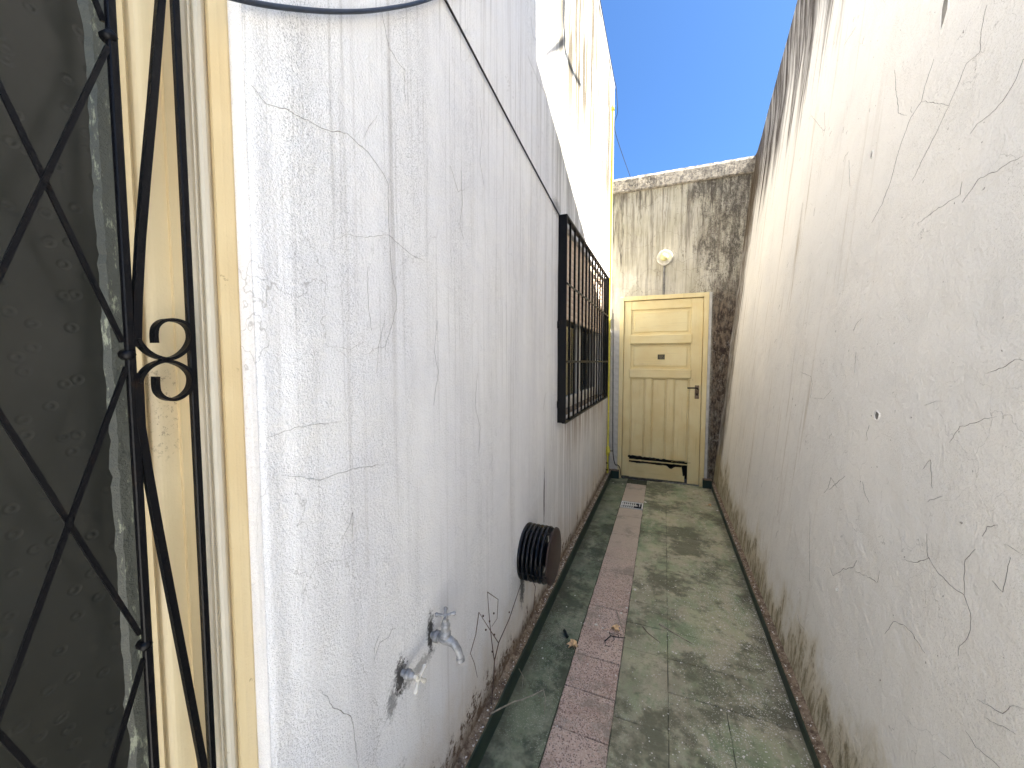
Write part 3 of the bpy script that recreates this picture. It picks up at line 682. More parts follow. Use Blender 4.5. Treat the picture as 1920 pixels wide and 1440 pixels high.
cpm = NT('mossy_coping'); c = cpm.mix(cpm.sm(cpm.noise(28, 6, .8), .42, .62), (.44, .39, .31), (.13, .115, .10)); c = cpm.mix(cpm.sm(cpm.noise(9, 4, .7, off=2), .55, .7, 0, .7), c, (.10, .085, .07))
cpm.out(c, .95, cpm.bump(cpm.noise(60, 6, .8), .012)); cp.build('coping', cpm.m, ann)
MB().box((-.60, YB + .28, 0), (AXR, YB + 3, AT - .01)).build('building_body', M['roof'], ann)
MB().box((OX0 - .05, YB + .205, 0), (OX1 + .05, YB + .27, OZ)).build('unlit_black', M['black'], ann)  # black box put in for the unlit space behind the door
MB().box((OX0, YB + .0, -.01), (OX1, YB + .2, .010), .002).build('threshold', M['mortar'], ann)
# painted tiles left of the door
for i in range(11):
    z0 = .10 + i * .152
    if i == 0: proto_t = o = MB().box((-.596, -.004, 0), (OX0 - .002, .002, .1495), .0015).build('tile', M['white'], ann)
    else: o = proto_t.copy(); C.objects.link(o)
    o.location = (0, YB - .006 + .0, z0); o.matrix_parent_inverse = parent_world(ann).inverted()
# pale plaster strip right of the door
MB().box((OX1 + .001, YB - .014, .09), (OX1 + .030, YB + .004, OZ + .0), .004).build('plaster_edge', M['white'], ann)
def plinth(x0, x1, name='skirting'):
    b = MB().box((x0, YB - .055, -.01), (x1, YB + .01, .088), .003).build(name, M['skirt'], ann)
    MB().box((x0 - .002, YB - .058, .0885), (x1 + .002, YB + .01, .101), .004).build('rim', M['rim'], b)
plinth(-.566, -.478); plinth(.425, .512)
# frame
fr = MB(); J = .048; yf = YB - .018
fr.box((OX0, yf, .0), (OX0 + J, YB + .09, OZ), .003).box((OX1 - J, yf, .0), (OX1, YB + .09, OZ), .003).box((OX0 + J, yf, OZ - J), (OX1 - J, YB + .09, OZ), .003)
fr.build('door_frame', M['door'], ann)
st = MB(); st.box((OX0 + J, YB + .04, .0), (OX0 + J + .01, YB + .088, OZ - J)).box((OX1 - J - .01, YB + .04, .0), (OX1 - J, YB + .088, OZ - J)); 
# leaf
lx0, lx1, lz1 = OX0 + J + .004, OX1 - J - .004, OZ - J - .005
yl = YB + .006                                # face of stiles
leaf = MB().box((lx0, yl, .03), (lx0 + .078, yl + .035, lz1), .003).build('door', M['door'], ann)
def dp(name, a, b, mat='door', ch=.003): return MB().box(a, b, ch).build(name, M[mat], leaf)
sR = lx1 - .118
dp('stile', (sR, yl, .012), (lx1, yl + .035, lz1))
dp('top_rail', (lx0 + .0785, yl + .001, 2.0), (sR - .0005, yl + .034, lz1 - .001), 'doorh')
dp('rail', (lx0 + .066, yl - .016, 1.605), (sR + .012, yl + .034, 1.708), 'doorh', .006)
dp('rail', (lx0 + .066, yl - .018, 1.212), (sR + .012, yl + .034, 1.315), 'doorh', .006)
def panel(z0, z1, x0, x1, mat):
    # fielded panel: raised centre with sloped margin
    m = .030 if (x1 - x0) > .3 else .016; ya, yb_ = yl + .020, yl + .009
    vs = [(x0, ya, z0), (x1, ya, z0), (x1, ya, z1), (x0, ya, z1)] + [(x0 + m, ya - .002, z0 + m), (x1 - m, ya - .002, z0 + m), (x1 - m, ya - .002, z1 - m), (x0 + m, ya - .002, z1 - m)]
    q = m + .006; vs += [(x0 + q, yb_, z0 + q), (x1 - q, yb_, z0 + q), (x1 - q, yb_, z1 - q), (x0 + q, yb_, z1 - q)]
    fs = [(4 * r + k, 4 * r + (k + 1) % 4, 4 * r + 4 + (k + 1) % 4, 4 * r + 4 + k) for r in range(2) for k in range(4)] + [(8, 9, 10, 11)]
    vs += [(x0, ya + .01, z0), (x1, ya + .01, z0), (x1, ya + .01, z1), (x0, ya + .01, z1)]; fs += [(12, 13, 14, 15)]
    MB().add(vs, fs).build('panel', M[mat], leaf)
panel(1.709, 2.0, lx0 + .079, sR - .001, 'doorh'); panel(1.316, 1.604, lx0 + .079, sR - .001, 'doorh')
x0 = lx0 + .079; x1 = sR - .001; Wd = (x1 - x0 - 2 * .066) / 3
rj = random.Random(11)
for i in range(3):
    a = x0 + i * (Wd + .066); b = a + Wd
    panel(.262 - .008 * i, 1.211, a, b, 'door')
    if i < 2: dp('muntin', (b + .0006, yl + .002, .275 - .01 * i), (b + .0655, yl + .034, 1.2115))
# ragged gap with near-black edges
def ragged(x0, x1, za, zb, amp, y, name, mat, seed):
    r = random.Random(seed); n = 40; vs = []
    for i in range(n + 1):
        t = i / n; x = x0 + (x1 - x0) * t
        vs += [(x, y, za(t) + amp * nz(x * 45, seed) + r.uniform(-.3, .3) * amp), (x, y, zb(t) + amp * nz(x * 30, seed + 9) + r.uniform(-.3, .3) * amp)]
        vs += [(x, y + .012, vs[-2][2]), (x, y + .012, vs[-1][2])]
    fs = []
    for i in range(n):
        k = i * 4; fs += [(k, k + 4, k + 5, k + 1), (k + 2, k + 3, k + 7, k + 6), (k, k + 2, k + 6, k + 4), (k + 1, k + 5, k + 7, k + 3)]
    fs += [(0, 1, 3, 2), (n * 4, n * 4 + 2, n * 4 + 3, n * 4 + 1)]
    return MB().add(vs, fs).build(name, M[mat], leaf)
ragged(lx0 + .066, sR + .03, lambda t: .262 - .012 * t, lambda t: .285 - .03 * t, .010, yl - .004, 'dark_edge', 'darkw', 3)
ragged(lx0 + .08, sR + .02, lambda t: .222 - .004 * t, lambda t: .236 - .006 * t, .004, yl + .012, 'split_batten', 'doorh', 6)
bb = lambda t: .208 - .006 * t - (.035 * math.exp(-((t - .76) / .05) ** 2)) - (.10 if t > .97 else 0)
ragged(lx0 + .079, sR - .028, lambda t: .024, bb, .0035, yl + .004, 'bottom_board', 'doorh', 8)
ragged(lx0 + .079, sR - .03, lambda t: bb(t) - .004 - (.006 * math.sin(t * 9) ** 2), lambda t: bb(t) + .006, .004, yl + .001, 'dark_edge', 'darkw', 13)
# lever handle and its plate
hp = MB().box((.322, yl - .004, .985), (.366, yl - .0002, 1.135), .003).build('handle_plate', M['rim'], leaf)
hd = MB().tube([(.346, yl - .001, 1.105), (.346, yl - .045, 1.106)], .009).tube([(.352, yl - .042, 1.094), (.340, yl - .046, 1.107), (.30, yl - .047, 1.108), (.245, yl - .043, 1.105)], [.010, .0085, .0075, .008]).build('handle', M['brass'], leaf)
MB().lathe((.345, yl - .0045, 1.035), (0, -1, 0), [(0, .011), (.004, .010), (.005, .004), (.005, 0)], 14).build('lock', M['brass'], leaf)
npl = MB().box((-.073, yl + .0045, 1.425), (.002, yl + .0085, 1.482), .001).build('number_plate', M['plate'], leaf)
def glyph(ch, x, z, w, h, y):
    seg = {'1': 'bc', '0': 'abcdef', '5': 'afgcd'}[ch]; t = .004; m = MB(); pos_ = {
     'a': ((x, z + h - t), (x + w, z + h)), 'd': ((x, z), (x + w, z + t)), 'g': ((x, z + h / 2 - t / 2), (x + w, z + h / 2 + t / 2)),
     'f': ((x, z + h / 2), (x + t, z + h)), 'b': ((x + w - t, z + h / 2), (x + w, z + h)), 'c': ((x + w - t, z), (x + w, z + h / 2)), 'e': ((x, z), (x + t, z + h / 2))}
    for i, q in enumerate(seg): (a, b), (c_, d_) = pos_[q]; m.box((a, y - .0006 - .0001 * i, b), (c_, y, d_))
    return m
for i, ch in enumerate('105'): glyph(ch, -.066 + i * .021, 1.434, .014, .038, yl + .0045).build('numeral', M['digit'], npl)

# ------------------------------------------------------------------ security gate over the side door
GX = LX - .022
gate = thing('security_gate', 'black wrought iron lattice gate with scrolls over the side door', 'security gate', (GX, .3, 0))
yA = P(247.5, GX).y; yB = P(362.5, GX).y
def gp(px, py): q = on(px, py, 0, GX); return (q.y, q.z)
def bar(y, w_, z0=.06, z1=DZ1 - .05, name='bar'): return MB().box((GX - .0045, y - w_ / 2, z0), (GX + .0045, y + w_ / 2, z1), .0012).build(name, M['iron'], gate)
bar(yA, .0085); bar(yB, .0085)
wy = yA - gp(108, 660)[0]
for k in (8, ): bar(yA - wy * k, .012)
zn = [gp(215, 75)[1], gp(240, 665)[1], gp(265, 1215)[1]]
pz = (zn[0] - zn[2]) / 2
MB().box((GX - .006, yA - wy * 8, DZ1 - .05), (GX + .006, yB + .005, DZ1 - .035)).build('rail', M['iron'], gate)
MB().box((GX - .006, yA - wy * 8, .045), (GX + .006, yB + .005, .06)).build('rail', M['iron'], gate)
# lattice: two families of diagonals, one 4 mm in front of the other
def diag(y0, z0, y1, z1, dx, name='diagonal_bar'):
    MB().strap([(GX + dx, y0, z0), (GX + dx, y1, z1)], (1, 0, 0), .004, .0050).build(name, M['iron'], gate)
ycl, yl_ = yA - wy * 8, yA - .005
for fam, dx in ((1, .0015), (-1, -.0045)):
    for k in range(-16, 17):
        # line through node (yA, zn[1]+k*pz), slope fam*pz/2 per wy
        sl_ = fam * pz / 2 / wy; zA = zn[1] + k * pz
        pts = []
        za_, zb_ = .06, DZ1 - .05
        y0, z0, y1, z1 = yl_, zA + sl_ * (yl_ - yA), ycl, zA + sl_ * (ycl - yA)
        def clip(y0, z0, y1, z1):
            for lim, sg_ in ((za_, 1), (zb_, -1)):
                i0, i1 = (z0 - lim) * sg_ >= 0, (z1 - lim) * sg_ >= 0
                if not i0 and not i1: return None
                if i0 != i1:
                    t = (lim - z0) / (z1 - z0); q = (y0 + (y1 - y0) * t, lim)
                    if not i0: y0, z0 = q
                    else: y1, z1 = q
            return y0, z0, y1, z1
        c_ = clip(y0, z0, y1, z1)
        if c_: diag(*c_, dx)
# leaning bars between the two uprights
def lean(pts): MB().strap([(GX + .001, *gp(*p)) for p in pts], (1, 0, 0), .008, .0085).build('leaning_bar', M['iron'], gate)
lean([(320, -330), (300, 0), (285, 190), (272, 330), (262, 450), (256, 560), (254, 650)])
lean([(257, 700), (262, 800), (275, 880), (295, 990), (320, 1120), (345, 1250), (378, 1425), (384, 1480)])
s1 = [(255, 635), (262, 647), (275, 660), (292, 669), (312, 673), (330, 668), (346, 655), (355, 637), (353, 618), (341, 605), (322, 600), (303, 602), (291, 612), (288, 626), (289, 643)]
s2 = [(259, 718), (263, 705), (273, 692), (288, 682), (306, 677), (326, 680), (345, 690), (356, 706), (354, 726), (342, 741), (324, 749), (306, 746), (294, 735), (291, 720), (291, 706)]
for sc in (s1, s2):
    q = [Vector(gp(*p)) for p in sc]; sm_ = []
    for i in range(len(q) - 1):
        p0, p1, p2, p3 = q[max(i - 1, 0)], q[i], q[i + 1], q[min(i + 2, len(q) - 1)]
        for k in range(5):
            t = k / 5; sm_.append(.5 * ((2 * p1) + (p2 - p0) * t + (2 * p0 - 5 * p1 + 4 * p2 - p3) * t * t + (3 * p1 - p0 - 3 * p2 + p3) * t ** 3))
    sm_.append(q[-1])
    MB().strap([(GX + .001, v.x, v.y) for v in sm_], (1, 0, 0), .013, .0042).build('scroll', M['iron'], gate)
for k in range(-2, 3):
    z = zn[1] + k * pz
    if .1 < z < DZ1 - .1: MB().lathe((GX - .008, yA - .002, z), (1, 0, 0), [(0, 0), (0, .0072), (.012, .0066), (.0145, .004), (.015, 0)], 9).build('weld', M['iron'], gate)

# ------------------------------------------------------------------ window grille
WGX = LX + .040
wg = thing('window_grille', 'black barred iron grille standing proud of the house window', 'window grille', (WGX, 3.2, WZ0))
gy0, gy1, gz0, gz1 = 2.25, 4.10, WZ0 - .012, WZ1 + .004
MB().box((LX - .004, gy0 - .004, gz0), (WGX + .012, gy0 + .006, gz1), .001).build('side_plate', M['iron'], wg)
MB().box((LX - .004, gy1 - .006, gz0), (WGX + .012, gy1 + .004, gz1), .001).build('side_plate', M['iron'], wg)
nb = 14; b0 = None
for i in range(1, nb):
    y = gy0 + (gy1 - gy0) * i / nb
    if b0 is None: o = b0 = MB().box((-.006, -.0062, gz0 + .008), (.0065, .0062, gz1 - .008), .001).build('bar', M['iron'], wg)
    else: o = b0.copy(); C.objects.link(o)
    o.location = (WGX, y, 0); o.matrix_parent_inverse = parent_world(wg).inverted()
for z in (gz0 + .001, gz1 - .007): MB().box((WGX - .014, gy0 + .0065, z - .007), (WGX + .012, gy1 - .0065, z + .007), .001).build('rail', M['iron'], wg)
for z in (1.865, 1.40): MB().box((WGX + .0105, gy0 + .0065, z - .007), (WGX + .0155, gy1 - .0065, z + .007), .001).build('rail', M['twigp'] if 0 else M['iron'], wg)
for z in (1.62, 1.14): MB().box((LX - .01, gy0 - .016, z - .022), (LX + .012, gy0 - .0045, z + .022), .003).build('fixing_lug', M['iron'], wg)

# ------------------------------------------------------------------ flue vent
vy, vz, vr = 1.685, .492, .128
vent = thing('vent_cowl', 'black ribbed round flue vent jutting from the white wall', 'vent', (LX, vy, vz))
MB().lathe((LX - .002, vy, vz), (1, 0, 0), [(0, 0), (0, vr * 1.0), (.010, vr * 1.02), (.016, vr * .97), (.016, vr * .55), (.125, vr * .40), (.125, 0)], 40).build('drum', M['vent'], vent)
for i in range(5):
    h = .026 + i * .021; pr = [(h + .0065 * math.cos(a), vr * .965 + .0058 * math.sin(a)) for a in [k * math.pi / 4 for k in range(9)]]
    o_ = MB().lathe((LX, vy, vz), (1, 0, 0), pr, 44)
    o_.lathe((LX, vy, vz), (1, 0, 0), [(h + .004, vr * .93), (h + .001, vr * .72)], 44).build('rib', M['vent'], vent)
for k in range(4):
    a = k * math.pi / 2 + .35; r = vr * .995
    MB().tube([(LX + .01, vy + r * math.cos(a), vz + r * math.sin(a)), (LX + .137, vy + r * math.cos(a), vz + r * math.sin(a))], .0026, 6).build('spacer_rod', M['vent'], vent)
MB().lathe((LX, vy, vz), (1, 0, 0), [(.134, 0), (.134, vr * .97), (.137, vr), (.142, vr * .99), (.145, vr * .9), (.146, 0)], 44).build('end_disc', M['rust'], vent)

# ------------------------------------------------------------------ taps
ty, tz = .885, .622
tap = thing('garden_tap', 'grey chalky garden tap with cross handle and downturned spout on wall', 'tap', (LX, ty, tz))
X = lambda d: LX + d
MB().tube([(X(-.004), ty, tz), (X(.010), ty, tz)], .0095, 12).tube([(X(.010), ty, tz), (X(.011), ty, tz), (X(.024), ty, tz), (X(.025), ty, tz)], [.013, .0165, .0165, .013], 6).tube([(X(.025), ty, tz), (X(.034), ty, tz), (X(.046), ty, tz), (X(.060), ty, tz - .001), (X(.074), ty, tz - .006), (X(.086), ty, tz - .020), (X(.093), ty, tz - .040), (X(.094), ty, tz - .043)], [.0115, .0125, .0150, .0125, .0115, .0102, .0095, .0095], 16).tube([(X(.0925), ty, tz - .040), (X(.0945), ty, tz - .050)], .0115, 14).build('body', M['galv'], tap)
MB().lathe((X(.046), ty, tz + .008), (0, 0, 1), [(0, .015), (.012, .0155), (.014, .0125), (.026, .012), (.030, .0135), (.034, .0135), (.038, .010), (.046, .0095), (.050, .006), (.060, .0045), (.064, 0)], 16).build('bonnet', M['galv'], tap)
h = MB().lathe((X(.046), ty, tz + .062), (0, 0, 1), [(0, .0), (0, .008), (.008, .009), (.013, .006), (.014, 0)], 12)
for k in range(4):
    a = k * math.pi / 2 + .5; c_, s_ = math.cos(a), math.sin(a)
    h.tube([(X(.046) + c_ * .004, ty + s_ * .004, tz + .069), (X(.046) + c_ * .017, ty + s_ * .017, tz + .072), (X(.046) + c_ * .024, ty + s_ * .024, tz + .073), (X(.046) + c_ * .029, ty + s_ * .029, tz + .073)], [.004, .0042, .0065, .004], 8)
h.build('handle', M['galv'], tap)
vy_, vz_ = .755, .612
vv = thing('stopcock', 'small white stopcock with cross handle in a black stained hole', 'valve', (LX, vy_, vz_))
MB().tube([(X(-.004), vy_, vz_), (X(.010), vy_, vz_)], .0085, 12).tube([(X(.010), vy_, vz_), (X(.011), vy_, vz_), (X(.022), vy_, vz_), (X(.023), vy_, vz_)], [.011, .0135, .0135, .011], 6).tube([(X(.023), vy_, vz_), (X(.032), vy_, vz_), (X(.034), vy_, vz_), (X(.048), vy_, vz_)], [.0095, .0085, .006, .005], 12).build('body', M['galv'], vv)
h = MB().lathe((X(.044), vy_, vz_), (1, 0, 0), [(0, 0), (0, .008), (.008, .009), (.011, 0)], 12)
for k in range(4):
    a = k * math.pi / 2 + .75; c_, s_ = math.cos(a), math.sin(a)
    h.tube([(X(.049), vy_ + c_ * .004, vz_ + s_ * .004), (X(.052), vy_ + c_ * .019, vz_ + s_ * .019), (X(.053), vy_ + c_ * .027, vz_ + s_ * .027), (X(.053), vy_ + c_ * .031, vz_ + s_ * .031)], [.0045, .0045, .006, .004], 8)
h.build('handle', M['porc'], vv)

# ------------------------------------------------------------------ lamp over the door
lp = thing('wall_lamp', 'round white wall lamp with a yellowed bulb above the cream door', 'wall lamp', (-.026, YB, 2.565))
MB().lathe((-.022, YB + .01, 2.565), (0, -1, 0), [(0, .080), (.022, .086), (.034, .084), (.040, .078), (.034, .062), (.026, .045), (.026, 0)], 32).build('dish', M['porc'], lp)
MB().lathe((-.026, YB - .016, 2.560), (0, -1, 0), [(0, .030), (.014, .032), (.020, .036), (.040, .041), (.060, .036), (.073, .022), (.078, 0)], 24).build('bulb', M['bulb'], lp)
tag(MB().box((-.037, YB - .012, OZ + .004), (-.016, YB + .006, 2.484), .004).build('lamp_shadow_strip', M['mortar']), 'raised grey conduit running from the wall lamp down to the door frame', 'streak')  # raised strip put in for the shadow and stained groove below the lamp

# ------------------------------------------------------------------ gas pipe and cables
py_ = 4.42; pxx = LX + .020
gp_ = thing('gas_pipe', 'thin yellow gas pipe running up the house wall beside the corner', 'gas pipe', (pxx, py_, .1))
MB().tube([(pxx, py_, .43), (pxx, py_, 2.2), (pxx, py_, 4.16)], .0105, 10).build('pipe', M['yellow'], gp_)
MB().tube([(pxx, py_, .12), (pxx, py_, .33)], .0105, 10).build('pipe', M['yellow'], gp_)
MB().lathe((pxx, py_, .325), (0, 0, 1), [(0, .012), (.0, .019), (.03, .021), (.035, .026), (.07, .026), (.075, .021), (.10, .019), (.105, .012)], 14).build('valve', M['yellow'], gp_)
MB().tube([(pxx + .02, py_, .38), (pxx + .06, py_ - .005, .382)], .005, 8).build('valve_lever', M['brass'], gp_)
MB().lathe((pxx, py_, 4.13), (0, 0, 1), [(0, 0), (0, .017), (.05, .017), (.055, 0)], 12).build('cap', M['yellow'], gp_)
for z in (.16, .24, 1.2, 2.4, 3.4): MB().box((LX - .002, py_ - .015, z - .006), (pxx + .006, py_ - .011, z + .006)).build('clip', M['yellow'] if z > .5 else M['iron'], gp_)
def wire(name, pts, r, mat, label, n=8, sub=6):
    q = [Vector(p) for p in pts]; o = []
    for i in range(len(q) - 1):
        p0, p1, p2, p3 = q[max(i - 1, 0)], q[i], q[i + 1], q[min(i + 2, len(q) - 1)]
        for k in range(sub):
            t = k / sub; o.append(.5 * ((2 * p1) + (p2 - p0) * t + (2 * p0 - 5 * p1 + 4 * p2 - p3) * t * t + (3 * p1 - p0 - 3 * p2 + p3) * t ** 3))
    o.append(q[-1])
    return tag(MB().tube(o, r, n).build(name, mat), label, 'cable')
LP = lambda x, y, d=.012: tuple(on(x, y, 0, LX + d))
wire('cable', [LP(250, -60), LP(440, -3), LP(540, 15), LP(640, 22), LP(720, 17), LP(800, 0), LP(860, -30), LP(930, -90)], .0042, M['cable'], 'thick dark blue cable sagging across the house wall at the top')
wire('cable', [LP(800, -62, .006), LP(835, 0, .006), LP(905, 133, .006), LP(975, 266, .006), LP(1046, 398, .006), LP(1052, 408, .010)], .0035, M['cableb'], 'thin black cable running down the house wall to the window grille corner')
cy_ = [(LX + .012, 2.6, HT + .03), (LX + .012, 3.2, HT + .006), (LX + .014, 3.9, HT - .006), (LX + .012, 4.5, HT + .01), (LX + .02, 4.66, HT - .01)]
q0 = on(1153, 245, 1, 4.9); q1 = on(1183, 335, 1, 5.3)
wire('cable', cy_ + [(LX + .03, 4.74, 4.30), tuple(q0), tuple(q1)], .0035, M['cableb'], 'thin black wire along the roof edge dropping behind the annex')
wire('cable', [(LX + .045, 4.50, 1.95), (LX + .048, 4.56, 1.2), (LX + .05, 4.60, .55), (LX + .055, 4.62, .30), (LX + .075, 4.655, .17), (LX + .11, 4.64, .165), (LX + .135, 4.64, .13), (LX + .155, 4.655, .02), (LX + .22, 4.665, .016), (LX + .36, 4.672, .014), (LX + .60, 4.672, .012)], .005, M['cableb'], 'black cable hanging down the corner and along the door threshold')

# ------------------------------------------------------------------ drain
dr = thing('drain_grate', 'white slotted drain grate with a broken corner in the tile strip', 'drain grate', (-.265, DRY, 0))
D = MB(); x0, x1, y0, y1 = XP0 + .004, XP1 - .004, DRY - .085, DRY + .085
D.box((x0, y0, -.004), (x1, y0 + .012, .004)).box((x0, y1 - .012, -.004), (x1, y1, .004)).box((x0, y0 + .012, -.004), (x0 + .012, y1 - .012, .004)).box((x1 - .012, y0 + .012, -.004), (x1, y1 - .012, .004))
D.build('frame', M['gate_white'], dr)
MB().box((x0 + .012, y0 + .012, -.006), (x1 - .012, y1 - .012, -.004)).build('sump', M['black'], dr)  # black sheet put in for the shaded pocket
for i in range(9):
    a = x0 + .018 + i * .019
    if i in (7,): continue
    MB().box((a, y0 + (.02 if i < 6 else .07), -.002), (a + .009, y1 - .013, .005), .001).build('bar', M['gate_white'], dr)
MB().box((x0 + .013, DRY - .008, -.003), (x1 - .05, DRY + .006, .0045)).build('cross_bar', M['gate_white'], dr)

# ------------------------------------------------------------------ leaves, sticks, rubbish
def leaf(px, size, rot, label, tilt):
    p = on(px[0], px[1], 2, .004); r = [1, .55, .95, .5, .85, .45, .55, .3, .5, .45, .85, .5, .95, .55]; n = len(r); vs = [(0, 0, .006)]
    o = thing_leaf = None
    for k in range(n):
        a = 2 * math.pi * k / n; q = r[k] * size; vs.append((q * math.cos(a), q * math.sin(a), .004 + .010 * (k % 2) + .008 * math.sin(a * 2 + rot)))
    vs2 = [(a, b, c - .0008) for a, b, c in vs]
    m = MB().add(vs, [(0, 1 + k, 1 + (k + 1) % n) for k in range(n)]).add(vs2, [(0, 1 + (k + 1) % n, 1 + k) for k in range(n)])
    m.tube([(-.2 * size, 0, .004), (-.9 * size, .1 * size, .004), (-1.5 * size, .3 * size, .003)], .0008, 5)
    o = m.build('dry_leaf', M['leaf']); o.location = p; o.rotation_euler = (tilt, 0, rot)
    tag(o, label, 'leaf', 'dry leaves on the passage floor')
leaf((1075, 1212), .038, 2.2, 'crisp orange brown maple leaf on the edge of the pink strip', .12)
leaf((1152, 1180), .034, .6, 'curled yellowish dry leaf beside the black twigs on pink tiles', -.22)
leaf((1008, 1128), .014, 1.2, 'small brown dry leaf scrap on the green strip near the vent', .2)
leaf((1330, 948), .022, .3, 'small dry leaf scrap in the far right corner by the door', .1)
def twig(name, pts, r, mat, label, cat='twig', kids=()):
    m = MB(); m.tube([tuple(p) for p in pts], [r * (1 - .55 * i / (len(pts) - 1)) for i in range(len(pts))], 6)
    for k in kids: m.tube([tuple(p) for p in k], [r * .7 * (1 - .6 * i / (len(k) - 1)) for i in range(len(k))], 5)
    return tag(m.build(name, mat), label, cat)
F = lambda x, y, z=.005: tuple(on(x, y, 2, z))
twig('stick', [F(1236, 1170), F(1262, 1186), F(1298, 1207)], .0035, M['twigp'], 'straight pale dry stalk lying on the green tiles', 'stick')
twig('stick', [F(1156, 1145, .01), F(1162, 1165, .007), F(1172, 1192)], .0035, M['twigp'], 'short pale stick lying beside the leaf on pink tiles', 'stick')
twig('stick', [F(1205, 1175), F(1216, 1188), F(1238, 1205)], .0022, M['twig'], 'faint thin brown stick on green tiles left of the pale stalk', 'stick')
twig('twig_cluster', [F(1134, 1202), F(1145, 1192), F(1160, 1195), F(1173, 1196)], .003, M['cableb'], 'knot of black dead twigs beside the yellow leaf', 'twigs',
     [[F(1134, 1202), F(1135, 1210), F(1146, 1213)], [F(1145, 1192), F(1142, 1186, .02), F(1150, 1190, .02)], [F(1160, 1195), F(1158, 1187, .015), F(1166, 1190, .02)], [F(1150, 1192), F(1152, 1199), F(1146, 1204)]])
pc = on(1058, 1182, 2, .008); pe = on(1064, 1194, 2, .008)
tag(MB().tube([tuple(pc), tuple(pc.lerp(pe, .4)), tuple(pc.lerp(pe, .5)), tuple(pe)], [.008, .008, .006, .007], 10).build('plastic_stub', M['plastic']), 'short black plastic stub on the green strip by the leaf', 'plastic piece')
# dead plant growing out of the wall foot
W_ = lambda x, y, d=.02: on(x, y, 0, LX + d)
pl = thing('dead_plant', 'bare dead weed branching up the house wall under the vent', 'plant', tuple(W_(918, 1330)))
def br(name, L_, r, taper=.5):
    pts = [tuple(W_(*p)) for p in L_]; return MB().tube(pts, [r * (1 - taper * i / (len(pts) - 1)) for i in range(len(pts))], 6).build(name, M['twig'], pl)
br('stem', [(920, 1335, .01), (923, 1300, .02), (926, 1262, .025), (927, 1240, .027)], .0028, .2)
br('branch', [(927, 1240, .027), (935, 1205, .03), (955, 1160, .03), (970, 1115, .02), (978, 1092, .012)], .0024)
br('branch', [(927, 1240, .027), (923, 1210, .03), (918, 1165, .035), (914, 1110, .04)], .002)
br('branch', [(935, 1206, .03), (915, 1175, .04), (898, 1148, .05)], .0018)
br('branch', [(914, 1110, .04), (934, 1124, .04), (932, 1160, .04), (922, 1175, .035)], .0015)
br('branch', [(898, 1148, .05), (892, 1190, .05), (882, 1225, .05), (890, 1245, .05), (895, 1270, .045)], .0015)
br('branch', [(990, 1072, .02), (1004, 1100, .025), (1000, 1140, .02), (994, 1172, .012)], .0018)
for p in ((918, 1165, .035), (926, 1150, .04), (906, 1155, .04), (911, 1181, .035), (923, 1222, .03), (955, 1148, .03), (927, 1190, .033), (994, 1168, .013)):
    c_ = W_(*p); MB().lathe(tuple(c_), (0, .3, 1), [(-.004, 0), (-.002, .003), (.002, .0035), (.004, 0)], 6).build('bud', M['twig'], pl)
twig('stick', [W_(920, 1338, .04), on(965, 1315, 2, .05), on(978, 1312, 2, .06), on(1000, 1303, 2, .09), on(1019, 1293, 2, .11), on(1023, 1310, 2, .07), on(1021, 1338, 2, .01)], .0028, M['twigp'], 'pale bent stem arching from the skirting over the green strip', 'stick')
twig('stick', [W_(973, 1254, .05), on(981, 1268, 2, .03), on(979, 1290, 2, .01)], .0018, M['twigp'], 'tiny pale bent stem beside the skirting', 'stick')

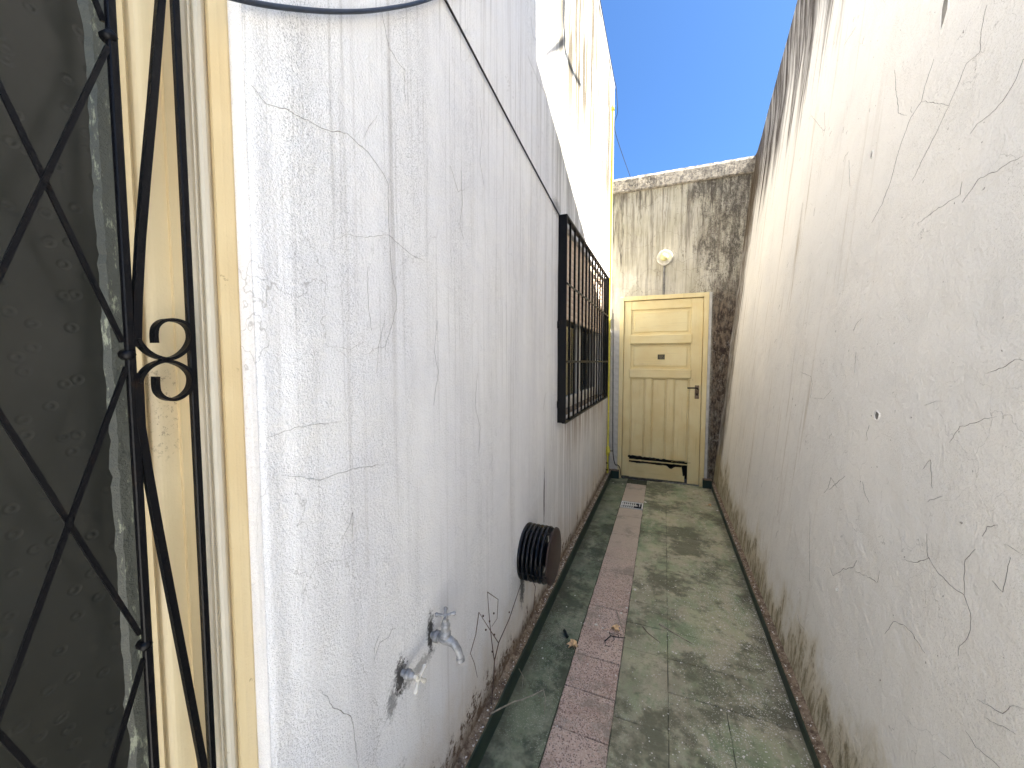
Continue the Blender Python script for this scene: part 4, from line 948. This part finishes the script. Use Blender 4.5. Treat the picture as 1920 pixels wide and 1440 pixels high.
# paint flakes and grit
fk = MB(); rf = random.Random(21)
def flake(x, y, s, z=.002):
    n = rf.randint(4, 6); a0 = rf.uniform(0, 6); vs = [(x + math.cos(a0 + 6.283 * k / n) * s * rf.uniform(.5, 1.1), y + math.sin(a0 + 6.283 * k / n) * s * rf.uniform(.5, 1.1), z + rf.uniform(0, s * .45)) for k in range(n)]
    vs.append((x, y, z + s * .35)); fk.add(vs, [(k, (k + 1) % n, n) for k in range(n)])
for _ in range(2200):
    y = rf.uniform(1.15, 2.6) if rf.random() < .75 else rf.uniform(2.3, 4.6); x = min(.50, rf.gauss(.36, .13)) if rf.random() < .75 else rf.uniform(-.13, .5)
    flake(x, y, rf.choice((.0018, .0022, .003, .0035)) * (1 if rf.random() < .96 else 1.8))
for _ in range(70): flake(rf.uniform(-.54, .5), rf.uniform(1.2, 4.6), rf.choice((.002, .003, .005)))
for px, s in (((1118, 1172), .011), ((1130, 1178), .007), ((1095, 1170), .006), ((1140, 1185), .006), ((1175, 1140), .011), ((1165, 1150), .009), ((1124, 1155), .006), ((1180, 1112), .007), ((1090, 1168), .005), ((1350, 1176), .010), ((1342, 1122), .006), ((1345, 1166), .007), ((1190, 1106), .012), ((1204, 1096), .009), ((1102, 1246), .006), ((1155, 1267), .006), ((1062, 1138), .006), ((1078, 1117), .006), ((1065, 1102), .005), ((1150, 905), .012), ((1168, 908), .012), ((1300, 922), .012), ((1328, 935), .012), ((1345, 958), .014), ((1352, 962), .014), ((1210, 942), .018)):
    q = on(*px, 2, .003); flake(q.x, q.y, s, .003)
for i in range(900):       # crumbs collected along the skirting tops
    y = rf.uniform(.6, 4.6); left = rf.random() < .6
    x = rf.uniform(-.592, -.571) if left else rf.uniform(.517, .535); flake(x, y, rf.choice((.002, .003, .005)), (.094 if left else .058))
tag(fk.build('paint_flakes', M['flake']), 'scattered pale paint flakes and grit on the passage floor', 'debris', None, 'stuff')

# ------------------------------------------------------------------ above the frame: an unseen bare vine, added to cast the forked shade on the house wall
vt = thing('shade_vine', 'unseen bare vine added above the boundary wall to cast forked shade', 'vine', (.85, 1.7, 5.2))
def back_to(px, X):      # where a ray to the sun from this wall point passes x = X
    q = on(px[0], px[1], 0, LX); t = (X - q.x) / (-SUN_DIR.x); return q - SUN_DIR * t
for pts, r in (([(1060, -140), (1058, -40), (1057, 40), (1060, 95), (1072, 130), (1090, 160)], .030), ([(1060, 75), (1045, 88), (1030, 98), (1015, 112)], .02), ([(1090, 160), (1092, 135), (1088, 112)], .010), ([(1057, 40), (1066, 110), (1067, 140)], .008)):
    MB().tube([tuple(back_to(p, .92)) for p in pts], [r * (1 - .6 * i / (len(pts) - 1)) for i in range(len(pts))], 7).build('branch', M['twig'], vt)
